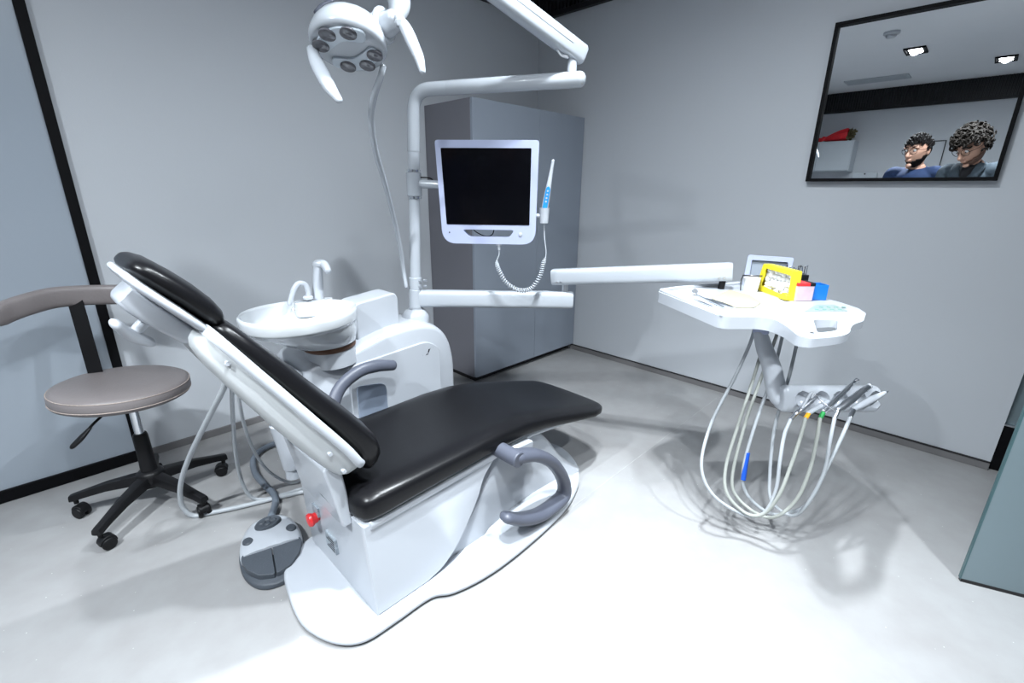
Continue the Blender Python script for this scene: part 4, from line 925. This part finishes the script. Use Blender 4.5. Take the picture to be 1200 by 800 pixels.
for k in range(5):
    a = math.radians(8 + 72 * k); d = V((math.cos(a), math.sin(a), 0)); s = V((-d.y, d.x, 0))
    bm = B(); rings = []
    for q, z, w, hh in ((.02, .118, .026, .020), (.06, .116, .024, .018), (.14, .106, .020, .015), (.215, .088, .0165, .0125), (.245, .080, .0165, .0125), (.256, .078, .0155, .011)):
        rings.append([cc + d * q + s * x + V((0, 0, z + y)) for x, y in rounded([(-w, -hh), (w, -hh), (w * .75, hh), (-w * .75, hh)], .006, 2)])
    loft(bm, rings); obj('leg', bm, 'black', stool, angle=40)
    p = cc + d * .243
    bm = B(); cyl(bm, p + V((0, 0, .052)), p + V((0, 0, .075)), .0075, 14)
    w_ = V((math.cos(a + 1.1), math.sin(a + 1.1), 0)); v_ = V((-w_.y, w_.x, 0)); c0 = p + v_ * .012
    prism(bm, [(.024 * math.cos(x), .024 * math.sin(x)) for x in [math.radians(g) for g in range(-10, 200, 15)]], (c0 + V((0, 0, .027)), v_, (0, 0, 1), w_), -.016, .016)
    cs = obj('caster', bm, 'black', stool, bevel=.002)
    for s2 in (-1, 1):
        bm = B(); cyl(bm, c0 + V((0, 0, .0215)) + w_ * (s2 * .006), c0 + V((0, 0, .0215)) + w_ * (s2 * .0205), .0213, 22); obj('wheel', bm, 'black', cs, bevel=.004)
# height lever
bm = B(); tube(bm, [sp_((-.02, -.02, -.04)), V((0.0273, 1.9300, 0.4152)), V((0.0036, 1.9300, 0.3930))], .0042, 10, 4); lv = obj('lever', bm, 'black', stool, angle=60)
bm = B(); tube(bm, [V((0.0087, 1.9300, 0.3972)), V((-0.0147, 1.9300, 0.3752)), V((-0.0398, 1.9300, 0.3542))], [.008, .013, .012], 12, 4, flat=(.6, 1.2)); obj('lever_grip', bm, 'black', lv, angle=60)
# back bar and curved backrest
b0, b1 = V((0.0680, 2.1700, 0.5062)), V((0.0713, 2.2400, 0.7625))
bm = B(); bx = V((1, -.25, 0)).normalized(); by = (b1 - b0).normalized().cross(bx)
obox(bm, (b0 + b1) / 2, (b1 - b0), bx, by, (b1 - b0).length / 2 + .01, .021, .004); obox(bm, b0 + V((.03, -.09, -.012)), (.3, -.95, 0), bx, (0, 0, 1), .10, .020, .004)
obj('back_bar', bm, 'blackmetal', stool, bevel=.0015)
arc = [(-0.1321, 2.1300, 0.7536), (-0.0966, 2.1700, 0.7645), (-0.0472, 2.2000, 0.7750), (0.0175, 2.2350, 0.7810), (0.0909, 2.2500, 0.7765), (0.1713, 2.2350, 0.7701), (0.2448, 2.1900, 0.7662), (0.2931, 2.1200, 0.7669)]
rings = []
arc = spline(arc, 6)
for i, p in enumerate(arc):
    t_ = (arc[min(i + 1, len(arc) - 1)] - arc[max(i - 1, 0)]).normalized(); nrm = V((0, 0, 1)).cross(t_).normalized()
    e = min(1, .55 + .45 * math.sqrt(min(i, len(arc) - 1 - i) / 4)) if min(i, len(arc) - 1 - i) < 4 else 1
    rings.append([p + nrm * (a * e) + V((0, 0, b * e)) for a, b in sell(24, .019, .036, 3)])
bm = B(); loft(bm, rings); bk = obj('backrest', bm, 'taupe', stool, angle=60)

# ------------------------------------------------------------------ foot pedal
fc = V((.338, 1.475, 0)) + V((0.3386, 1.3502, 0.0300)) - V((0.3323, 1.3977, 0.0300)); fv = V((-.25, -.968, 0)).normalized(); fw = V((-fv.y, fv.x, 0))   # fv towards the toe side, fw to the right of it
ped = thing('foot_pedal', 'white and dark grey foot control on the floor beside the chair base', 'foot control', fc)
def fp(a, b, z): return fc + fw * a + fv * b + V((0, 0, z))
def fo(k, z, kb=1.0, n=48): return [fp(.096 * k * math.copysign(abs(math.cos(t)) ** .85, math.cos(t)), .160 * kb * k * math.sin(t), z) for t in [2 * PI * i / n for i in range(n)]]
bm = B(); loft(bm, [fo(.96, 0), fo(1.0, .004), fo(1.0, .016), fo(.97, .020)]); obj('base', bm, 'dgrey', ped, angle=50, label='dark grey base')
bm = B(); rings = []
for k, z in ((.95, .018), (.96, .034), (.92, .046), (.80, .054), (.5, .058), (.2, .059)):
    ring = []
    for t in [2 * PI * i / 48 for i in range(48)]:
        b = .160 * k * math.sin(t); b = min(b, .030); ring.append(fp(.096 * k * math.copysign(abs(math.cos(t)) ** .85, math.cos(t)), b, z - .05 * max(0, b) ))
    rings.append(ring)
loft(bm, rings); obj('cover', bm, 'white', ped, angle=50)
for s in (-1, 1):
    pts = [(.002 * s, .020), (.084 * s, .020), (.088 * s, .040), (.074 * s, .085), (.045 * s, .122), (.002 * s, .138)]
    ol = rounded(pts, .008, 3); bm = B(); loft(bm, [[fp(a, b, z - .12 * (b - .02)) for a, b in ol] for z in (.030, .050)]); obj('pedal', bm, 'dgrey', ped, bevel=.003)
bm = B(); lathe(bm, [(.038, .050), (.038, .060), (.034, .066), (.01, .067)], fp(0, -.090, 0), seg=32, sx=1.1, sy=.85); pd = obj('pad', bm, 'dgrey', ped, angle=50)
bm = B()
for a, b in ((-.016, 0), (.016, 0), (0, -.013), (0, .013)): ball(bm, fp(a, -.090 + b, .066), .012, .010, .006, 12, 8)
obj('button', bm, 'dgrey', pd)
for s in (-1, 1):
    bm = B(); lathe(bm, [(.016, .042), (.016, .056), (.013, .060), (.004, .060)], fp(.064 * s, -.030, 0), seg=24, sx=1, sy=1.25); obj('pad', bm, 'dgrey', ped, angle=50)
bm = B(); tube(bm, [fp(.0, -.140, .020), (0.4522, 1.6991, 0.0160), (0.4531, 1.8290, 0.0160), (0.4556, 1.9354, 0.0160), (0.4861, 2.0513, 0.0160), (0.5453, 2.1122, 0.0160), (0.6288, 2.1146, 0.0160), (0.6990, 2.0342, 0.0160), (.86, 1.83, .016), (.95, 1.80, .02)], .0125, 14, 8); obj('conduit', bm, 'conduit', ped, angle=60, label='dark grey cable conduit')

# ------------------------------------------------------------------ behind the camera, seen in the mirror
def fixture(x, y, rot, label, narrow, wide, aim=None, beam=96):
    t = thing('ceiling_light', label, 'ceiling light', (x, y, ZC), 'square twin downlights')
    rm = Matrix.Rotation(rot, 3, 'Z'); a, b = rm @ V((1, 0, 0)), rm @ V((0, 1, 0)); c = V((x, y, ZC))
    bm = B()
    for s in (-1, 1):
        obox(bm, c + a * (s * .125) + V((0, 0, -.008)), a, b, (0, 0, 1), .010, .085, .008); obox(bm, c + b * (s * .078) + V((0, 0, -.008)), a, b, (0, 0, 1), .115, .007, .008)
    obox(bm, c + V((0, 0, -.002)), a, b, (0, 0, 1), .115, .071, .0015)
    obj('housing', bm, 'blackmetal', t, bevel=.001)
    for s in (-1, 1):
        bm = B(); lathe(bm, [(.052, -.003), (.052, -.012), (.045, -.015), (.01, -.016)], c + a * (s * .056), (0, 0, 1), 24); obj('lamp', bm, 'lampon', t)
    for k, (pw, cone, bl) in enumerate(((narrow, beam, 1.0), (wide, 172, 1.0))):
        if not pw: continue
        l = bpy.data.lights.new('downlight', 'SPOT'); l.energy = pw; l.color = (.88, .95, 1.0); l.shadow_soft_size = .035; l.spot_size = math.radians(cone); l.spot_blend = bl
        lo = bpy.data.objects.new('downlight', l); COL.objects.link(lo); lo.location = c + a * (.056 * (2 * k - 1)) + V((0, 0, -.022))
        if aim and k == 0: lo.rotation_euler = (V(aim) - lo.location).to_track_quat('-Z', 'Y').to_euler()     # a swivelled lamp
LIGHTS = [
 (-1.01, .83, 0, 'twin downlight in the middle of the mirror', 170, 150, (.40, 1.25, 0), 70),
 (-1.99, .19, 0, 'smaller twin downlight at the right in the mirror', 25, 10),
 (-.10, .02, 0, 'twin downlight cut off by the top right corner of the mirror', 100, 75),
 (.47, .41, 0, 'twin downlight in the ceiling just ahead of the camera', 180, 20),
 (1.10, .63, 0, 'twin downlight in the ceiling above the dental chair foot', 130, 110),
 (.90, -.85, 0, 'twin downlight in the ceiling by the glass door', 185, 30, (1.72, .20, .45), 46),
]
for L_ in LIGHTS: fixture(*L_)

t = thing('smoke_detector', 'round white smoke detector on the ceiling in the mirror', 'smoke detector', (-.185, .922, ZC))
bm = B(); lathe(bm, [(.06, 0), (.06, -.018), (.052, -.024), (.02, -.024)], (-.185, .922, ZC), seg=32); obj('base', bm, 'white', t, angle=50)
bm = B(); lathe(bm, [(.040, -.022), (.040, -.036), (.030, -.046), (.008, -.048)], (-.185, .922, ZC), seg=32); obj('chamber', bm, 'white', t, angle=50)
t = thing('ceiling_vent', 'pale rectangular air vent in the ceiling in the mirror', 'air vent', (-2.28, 1.31, ZC))
bm = B()
for lo, hi in (((-2.42, .99), (-2.14, 1.02)), ((-2.42, 1.60), (-2.14, 1.63)), ((-2.42, 1.02), (-2.39, 1.60)), ((-2.17, 1.02), (-2.14, 1.60))): box(bm, (lo[0], lo[1], ZC - .012), (hi[0], hi[1], ZC))
obj('frame', bm, 'cabwhite', t, bevel=.002)
bm = B()
for k in range(9): box(bm, (-2.385 + k * .0245, 1.02, ZC - .010), (-2.372 + k * .0245, 1.60, ZC - .001))
obj('grille', bm, 'cabwhite', t)
# wall cabinet and the bouquet on it
t = thing('wall_cabinet', 'pale wall cabinet below the red bouquet in the mirror', 'cabinet', (XB, 1.8, 1.44))
bm = B(); box(bm, (XB + .001, 1.475, 1.44), (XB + .30, 2.30, 1.835)); obj('body', bm, 'cabwhite', t, bevel=.003)
bm = B(); box(bm, (XB + .301, 1.485, 1.45), (XB + .318, 1.88, 1.825)); obj('door', bm, 'cabwhite', t, bevel=.002)
bm = B(); box(bm, (XB + .301, 1.885, 1.45), (XB + .318, 2.29, 1.825)); obj('door', bm, 'cabwhite', t, bevel=.002)
bq = V((XB + .20, 1.80, 1.836))
t = thing('bouquet', 'flower bouquet in red wrapping lying on the wall cabinet', 'bouquet', bq)
bm = B(); rings = []
for y, r, z in ((2.08, .030, .03), (2.0, .030, .032), (1.90, .026, .034), (1.865, .018, .036), (1.84, .030, .04), (1.76, .055, .058), (1.68, .072, .075), (1.60, .082, .085), (1.585, .078, .085)):
    rings.append([V((bq.x + r * math.cos(a) * (1 + .08 * math.sin(7 * a)), y, bq.z + z + r * .98 * math.sin(a) * (1 + .08 * math.sin(7 * a)))) for a in [2 * PI * i / 42 for i in range(42)]])
for rg in rings:
    for p in rg: p.z = max(p.z, bq.z + .001)
loft(bm, rings); obj('wrapping', bm, 'redwrap', t, angle=60)
bm = B(); tube(bm, [(bq.x + .05, 1.87, bq.z + .02), (bq.x + .03, 1.86, bq.z + .065), (bq.x - .02, 1.865, bq.z + .06)], [.012, .016, .010], 10, 4, flat=(.4, 1.4)); obj('bow', bm, 'redwrap', t, angle=60)
bm = B(); random.seed(11)
for i in range(46):
    p = V((bq.x + random.uniform(-.07, .07), 1.575 - abs(random.gauss(0, .03)), bq.z + .02 + random.uniform(0, .13)))
    ball(bm, p, .016, .018, .014, 8, 6); cyl(bm, p, p + V((random.uniform(-.02, .02), -.03 * random.random(), random.uniform(0, .035))), .003, 5, .001)
o = obj('flowers', bm, 'dried', t, angle=60); o['kind'] = 'stuff'
# thin framed sheet and the small dispenser on the same wall
t = thing('picture_frame', 'thin dark picture frame on the wall behind the person in navy', 'picture frame', (XB, .70, 1.47))
bm = B()
for lo, hi in (((.545, 1.47), (.553, 1.80)), ((.85, 1.47), (.858, 1.80)), ((.553, 1.47), (.85, 1.478)), ((.553, 1.792), (.85, 1.80))): box(bm, (XB + .001, lo[0], lo[1]), (XB + .018, hi[0], hi[1]))
obj('frame', bm, 'blackmetal', t)
bm = B(); box(bm, (XB + .001, .553, 1.478), (XB + .010, .85, 1.792)); obj('sheet', bm, 'wall', t)
t = thing('wall_dispenser', 'white wall dispenser with a dark dot beneath the wall cabinet', 'dispenser', (XB, 1.3, 1.2))
bm = B(); prism(bm, rounded([(1.16, 1.15), (1.46, 1.15), (1.45, 1.425), (1.17, 1.425)], .02), YZ, XB + .001, XB + .12); obj('body', bm, 'cabwhite', t, bevel=.006)
bm = B(); cyl(bm, (XB + .119, 1.305, 1.405), (XB + .124, 1.305, 1.405), .010, 14); obj('lock', bm, 'mark', t)

# ------------------------------------------------------------------ people (standing behind the camera, seen in the mirror)
def head_pt(d, off=0.0):
    x, y, z = d.x, d.y, d.z
    p = V((x * (.098 if x > 0 else .104), y * .077, z * .120))
    if z < 0:
        k = -z
        p.y *= 1 - .38 * k ** 1.4
        if x > 0: p.x = p.x * (1 - .10 * k) + .020 * k
        else: p.x *= 1 - .45 * k
    # brow and eye sockets
    if x > .55 and .02 < z < .30: p.x -= .006 * (1 - abs(z - .16) / .14) * (1 if abs(y) > .12 else .2)
    return p * (1 + off)

def person(label, base, face_yaw, body_yaw, height, lean, pitch, hs, shirt, inner, hair, curly, jacket):
    """body in local axes: x forward, y left, z up; heights for a 1.75 m figure scaled by k"""
    t = thing('person', label, 'person', base)
    k = height / 1.75; RB = Matrix.Rotation(body_yaw, 3, 'Z'); bs = V(base)
    def w(p): return bs + RB @ V(p)
    hip = V((0, 0, .93 * k)); 
    def up_(s, x=0.0, y=0.0):        # along the spine from the hips, leaning forward
        return hip + V((math.sin(lean * s / .5) * s * .9 + x, y, math.cos(lean * s / .5) * s))
    sh = up_(.49 * k); neck = up_(.56 * k, .012); hcen = up_(.56 * k, .03 + .05 * math.sin(pitch)) + V((.02, 0, .125 * k))
    RH = Matrix.Rotation(face_yaw, 3, 'Z') @ Matrix.Rotation(pitch, 3, 'Y')
    hw = w(hcen)
    def hp_(p): return hw + RH @ (V(p) * hs)
    body = B()
    # head
    r = bmesh.ops.create_uvsphere(body, u_segments=48, v_segments=32, radius=1)
    for v in r['verts']: v.co = hp_(head_pt(v.co.normalized()))
    tube(body, [hp_((.094, 0, .018)), hp_((.108, 0, -.006)), hp_((.119, 0, -.026)), hp_((.104, 0, -.036))], [.007 * hs, .010 * hs, .0145 * hs, .008 * hs], 12, 4)
    for s in (-1, 1):
        ball(body, hp_((.103, s * .013, -.031)), .008 * hs, .008 * hs, .007 * hs, 10, 8)
        ball(body, hp_((.078, s * .036, .034)), .020 * hs, .026 * hs, .008 * hs, 12, 8, mtx=RH)
        ball(body, hp_((-.004, s * .078, -.006)), .020 * hs, .008 * hs, .032 * hs, 14, 10, mtx=RH)
    ball(body, hp_((.100, 0, -.058)), .010 * hs, .022 * hs, .0055 * hs, 14, 8, mtx=RH); ball(body, hp_((.098, 0, -.068)), .010 * hs, .019 * hs, .0065 * hs, 14, 8, mtx=RH)
    ball(body, hp_((.088, 0, -.102)), .018 * hs, .022 * hs, .016 * hs, 14, 8, mtx=RH)
    # neck and trunk
    tube(body, [w(sh + V((-.01, 0, -.02))), w(neck), hp_((-.018, 0, -.06))], [.062 * k, .056 * k, .055 * k], 20, 4)
    tube(body, [w(up_(-.08 * k)), w(up_(.05 * k)), w(up_(.2 * k)), w(up_(.36 * k)), w(up_(.46 * k)), w(up_(.52 * k))], [.10 * k, .105 * k, .10 * k, .115 * k, .105 * k, .06 * k], 24, 5, flat=(1.0, 1.42), up=RB @ V((1, 0, 0)))
    joints = {}
    for s in (-1, 1):
        shl = up_(.465 * k, 0, s * .185 * k); elb = shl + V((-.03, s * .06, -.29)) * k; wri = elb + V((.17, -s * .03, -.17)) * k
        tube(body, [w(up_(.46 * k, 0, s * .10 * k)), w(shl), w(shl.lerp(elb, .5)), w(elb), w(elb.lerp(wri, .35)), w(wri)], [.06 * k, .056 * k, .046 * k, .038 * k, .037 * k, .026 * k], 16, 4)
        fd = (wri - elb).normalized(); sd = V((0, -s, 0)); pn = fd.cross(sd).normalized()
        palm = wri + fd * .055 * k
        tube(body, [w(wri), w(wri + fd * .03 * k), w(palm + fd * .03 * k)], [.025 * k, .028 * k, .026 * k], 14, 3, flat=(.55, 1.4), up=RB @ pn)
        for j, (o_, ln) in enumerate(((-.030, .062), (-.010, .072), (.010, .068), (.029, .054))):
            f0 = palm + fd * .028 * k + V((0, 1, 0)) * (o_ * k); f1 = f0 + fd * (ln * .45 * k); f2 = f1 + (fd + V((0, 0, -.55))).normalized() * (ln * .32 * k); f3 = f2 + (fd + V((-.3, 0, -1.2))).normalized() * (ln * .28 * k)
            tube(body, [w(f0), w(f1), w(f2), w(f3)], [.0098 * k, .009 * k, .0085 * k, .0075 * k], 10, 4)
        th0 = wri + fd * .03 * k + sd * .022 * k; tube(body, [w(th0), w(th0 + (fd + sd).normalized() * .035 * k), w(th0 + (fd * 1.6 + sd * .9).normalized() * .065 * k)], [.012 * k, .0105 * k, .008 * k], 10, 4)
        hj = V((0, s * .09, .90)) * k; kn = V((.03, s * .10, .49)) * k; an = V((-.01, s * .105, .09)) * k
        tube(body, [w(hj), w(hj.lerp(kn, .4)), w(kn), w(kn.lerp(an, .35)), w(an)], [.088 * k, .078 * k, .055 * k, .054 * k, .036 * k], 18, 4)
        joints[s] = (shl, elb, wri, hj, kn, an)
    o = obj('body', body, 'skin', t)
    rm = o.modifiers.new('remesh', 'REMESH'); rm.mode = 'VOXEL'; rm.voxel_size = .0055; rm.use_smooth_shade = True
    smo = o.modifiers.new('smooth', 'SMOOTH'); smo.iterations = 3
    # clothes
    cl = B()
    tube(cl, [w(up_(-.10 * k)), w(up_(.05 * k)), w(up_(.2 * k)), w(up_(.36 * k)), w(up_(.455 * k)), w(up_(.515 * k)), w(up_(.535 * k, .004))], [.112 * k, .118 * k, .113 * k, .127 * k, .119 * k, .078 * k, .066 * k], 28, 5, flat=(1.0, 1.42), up=RB @ V((1, 0, 0)), ends=False)
    for s in (-1, 1):
        shl, elb, wri, hj, kn, an = joints[s]; e_ = wri if jacket else shl.lerp(elb, .75)
        pts = [w(up_(.46 * k, 0, s * .08 * k)), w(up_(.478 * k, 0, s * .15 * k)), w(shl), w(shl.lerp(elb, .4)), w(shl.lerp(elb, .75))] + ([w(elb), w(elb.lerp(wri, .5)), w(elb.lerp(wri, .92))] if jacket else [])
        tube(cl, pts, ([.066 * k, .068 * k, .066 * k, .058 * k, .054 * k] + ([.050 * k, .046 * k, .040 * k] if jacket else [])), 18, 4, ends=False)
    o = obj('jacket' if jacket else 'shirt', cl, shirt, t)
    rm = o.modifiers.new('remesh', 'REMESH'); rm.mode = 'VOXEL'; rm.voxel_size = .008; rm.use_smooth_shade = True
    o.modifiers.new('smooth', 'SMOOTH').iterations = 3
    if jacket:
        cb = B(); tube(cb, [w(sh + V((.0, 0, .0))), w(neck + V((.012, 0, -.012)))], [.085 * k, .068 * k], 24, 1, ends=False); tube(cb, [w(up_(.30 * k, .075 * k)), w(up_(.42 * k, .075 * k)), w(up_(.50 * k, .052 * k))], [.05 * k, .055 * k, .05 * k], 18, 4, flat=(.9, 1.1)); obj('undershirt', cb, inner, t, angle=70)
        cb = B()
        for s in (-1, 1):
            tube(cb, [w(up_(.36 * k, .125 * k, s * .05 * k)), w(up_(.46 * k, .105 * k, s * .075 * k)), w(up_(.525 * k, .04 * k, s * .085 * k)), w(up_(.535 * k, -.045 * k, s * .055 * k))], [.018, .024, .024, .020], 12, 5, flat=(.5, 1.3))
        obj('collar', cb, shirt, t, angle=60)
    tr = B()
    for s in (-1, 1):
        shl, elb, wri, hj, kn, an = joints[s]
        tube(tr, [w(hj + V((0, -s * .015, .06))), w(hj), w(hj.lerp(kn, .4)), w(kn), w(kn.lerp(an, .4)), w(an + V((0, 0, -.01)))], [.100 * k, .100 * k, .090 * k, .070 * k, .066 * k, .060 * k], 20, 4, ends=False)
    tube(tr, [w(up_(-.09 * k)), w(up_(.02 * k)), w(up_(.09 * k))], [.108 * k, .112 * k, .110 * k], 24, 4, flat=(1, 1.42), up=RB @ V((1, 0, 0)), ends=False)
    o = obj('trousers', tr, 'trouser', t); rm = o.modifiers.new('remesh', 'REMESH'); rm.mode = 'VOXEL'; rm.voxel_size = .010; rm.use_smooth_shade = True
    for s in (-1, 1):
        an = joints[s][5]; bm = B(); rings = []
        for x, hw2, zt in ((-.07, .024, .06), (-.06, .036, .085), (0, .042, .095), (.08, .046, .062), (.15, .044, .048), (.19, .030, .036), (.20, .016, .026)):
            rings.append([w(V((an.x + x * k, an.y + a * k, (zt / 2 + b) * k))) for a, b in sell(20, hw2, zt / 2, 2.6)])
        loft(bm, rings); obj('shoe', bm, 'shoe', t, angle=60)
    # eyes
    for s in (-1, 1):
        bm = B(); ball(bm, hp_((.083, s * .031, .014)), .0115 * hs, seg=14, rings=10); e_ = obj('eye', bm, 'cotton', t)
        bm = B(); ball(bm, hp_((.0915, s * .031, .011)), .0052 * hs, seg=10, rings=8); obj('iris', bm, 'mark', e_)
        bm = B(); tube(bm, [hp_((.089, s * .014, .036)), hp_((.090, s * .032, .042)), hp_((.078, s * .052, .036))], [.0035 * hs, .0045 * hs, .0025 * hs], 8, 4); obj('eyebrow', bm, hair, t, angle=60)
    # beard
    bd_ = B(); r = bmesh.ops.create_uvsphere(bd_, u_segments=48, v_segments=32, radius=1)
    kill = []
    for v in r['verts']:
        d = v.co.normalized(); keep = d.z < -.28 and d.x > -.15
        if d.x > .72 and d.z > -.62 and abs(d.y) < .30: keep = -.44 < d.z < -.33
        if d.x > .55 and -.50 < d.z and abs(d.y) < .62 and abs(d.y) > .30: keep = False
        if .25 < d.x < .6 and d.z > -.42: keep = False
        if not keep: kill.append(v)
        v.co = hp_(head_pt(d, .075 if not curly else .055))
    bmesh.ops.delete(bd_, geom=kill, context='VERTS')
    o = obj('beard', bd_, 'stubble' if curly else hair, t, angle=70); so = o.modifiers.new('solid', 'SOLIDIFY'); so.thickness = .007; so.offset = -1
    # hair
    random.seed(21 if curly else 4)
    hb_ = B(); r = bmesh.ops.create_uvsphere(hb_, u_segments=48, v_segments=32, radius=1); kill = []
    for v in r['verts']:
        d = v.co.normalized()
        line = .46 if d.x > .3 else (.46 - (.3 - d.x) * 1.3)
        line = max(line, -.42)
        if d.z < line: kill.append(v)
        o_ = (.13 + .10 * max(0, d.z)) if curly else (.05 + .10 * max(0, d.z) * (1 if d.x > -.3 else .5))
        v.co = hp_(head_pt(d, o_ + .04 * noise.noise(d * 6)))
    bmesh.ops.delete(hb_, geom=kill, context='VERTS')
    if curly:
        for i in range(260):
            while True:
                d = V((random.gauss(0, 1), random.gauss(0, 1), random.gauss(.35, 1))).normalized()
                if d.z > (.30 if d.x > .2 else -.30): break
            c = head_pt(d, .20 + random.uniform(-.04, .16)); ax1 = V((random.gauss(0, 1), random.gauss(0, 1), random.gauss(0, 1))).normalized(); ax2 = d.cross(ax1).normalized(); ax1 = ax2.cross(d)
            R1 = random.uniform(.010, .019); a0 = random.uniform(0, 6.28); n_ = 7
            tube(hb_, [hp_(c + ax1 * (R1 * math.cos(a0 + q * .8)) + ax2 * (R1 * math.sin(a0 + q * .8)) + d * (.004 * q - .012)) for q in range(n_)], [.0035 * hs] + [.0058 * hs] * (n_ - 2) + [.002 * hs], 7, 3)
    else:
        for i in range(90):
            while True:
                d = V((random.gauss(0.2, 1), random.gauss(0, 1), random.gauss(.6, .8))).normalized()
                if d.z > (.46 if d.x > .3 else .1): break
            c = head_pt(d, .09); dr_ = (V((-.6, .5, .35)) - d * V((-.6, .5, .35)).dot(d)).normalized()
            tube(hb_, [hp_(c - dr_ * .018), hp_(c + d * .008), hp_(c + dr_ * .022 + d * .006)], [.004 * hs, .0075 * hs, .002 * hs], 7, 3)
    o = obj('hair', hb_, hair, t, angle=70)
    # glasses
    g = B()
    for s in (-1, 1):
        torus(g, hp_((.101, s * .034, .012)), .0255 * hs, .0017 * hs, RH @ V((1, .18 * s, 0)), 28, 6)
        tube(g, [hp_((.096, s * .060, .016)), hp_((.06, s * .083, .014)), hp_((-.01, s * .086, .010))], .0016 * hs, 6, 3)
    tube(g, [hp_((.103, -.010, .016)), hp_((.109, 0, .020)), hp_((.103, .010, .016))], .0016 * hs, 6, 3)
    obj('glasses', g, 'blackmetal', t, angle=70)
    return t
person('person in a navy t-shirt and glasses looking aside, left of the two in the mirror', (-.62, .56, 0), math.radians(28), math.radians(8), 1.66, .05, math.radians(10), 1.12, 'navy', 'navy', 'hair', False, False)
person('person with curly hair and glasses looking down, right of the two in the mirror', (-.40, .13, 0), math.radians(36), math.radians(20), 1.68, .22, math.radians(38), 1.14, 'denim', 'blackcloth', 'hairc', True, True)

# ------------------------------------------------------------------ world and colour management
w_ = bpy.data.worlds.new('world'); SC.world = w_; w_.use_nodes = True
bg = w_.node_tree.nodes['Background']; bg.inputs[0].default_value = (.75, .85, 1, 1); bg.inputs[1].default_value = .25
SC.view_settings.view_transform = 'Standard'; SC.view_settings.look = 'None'; SC.view_settings.gamma = 1; SC.view_settings.use_curve_mapping = False
SC.view_settings.exposure = 0.7
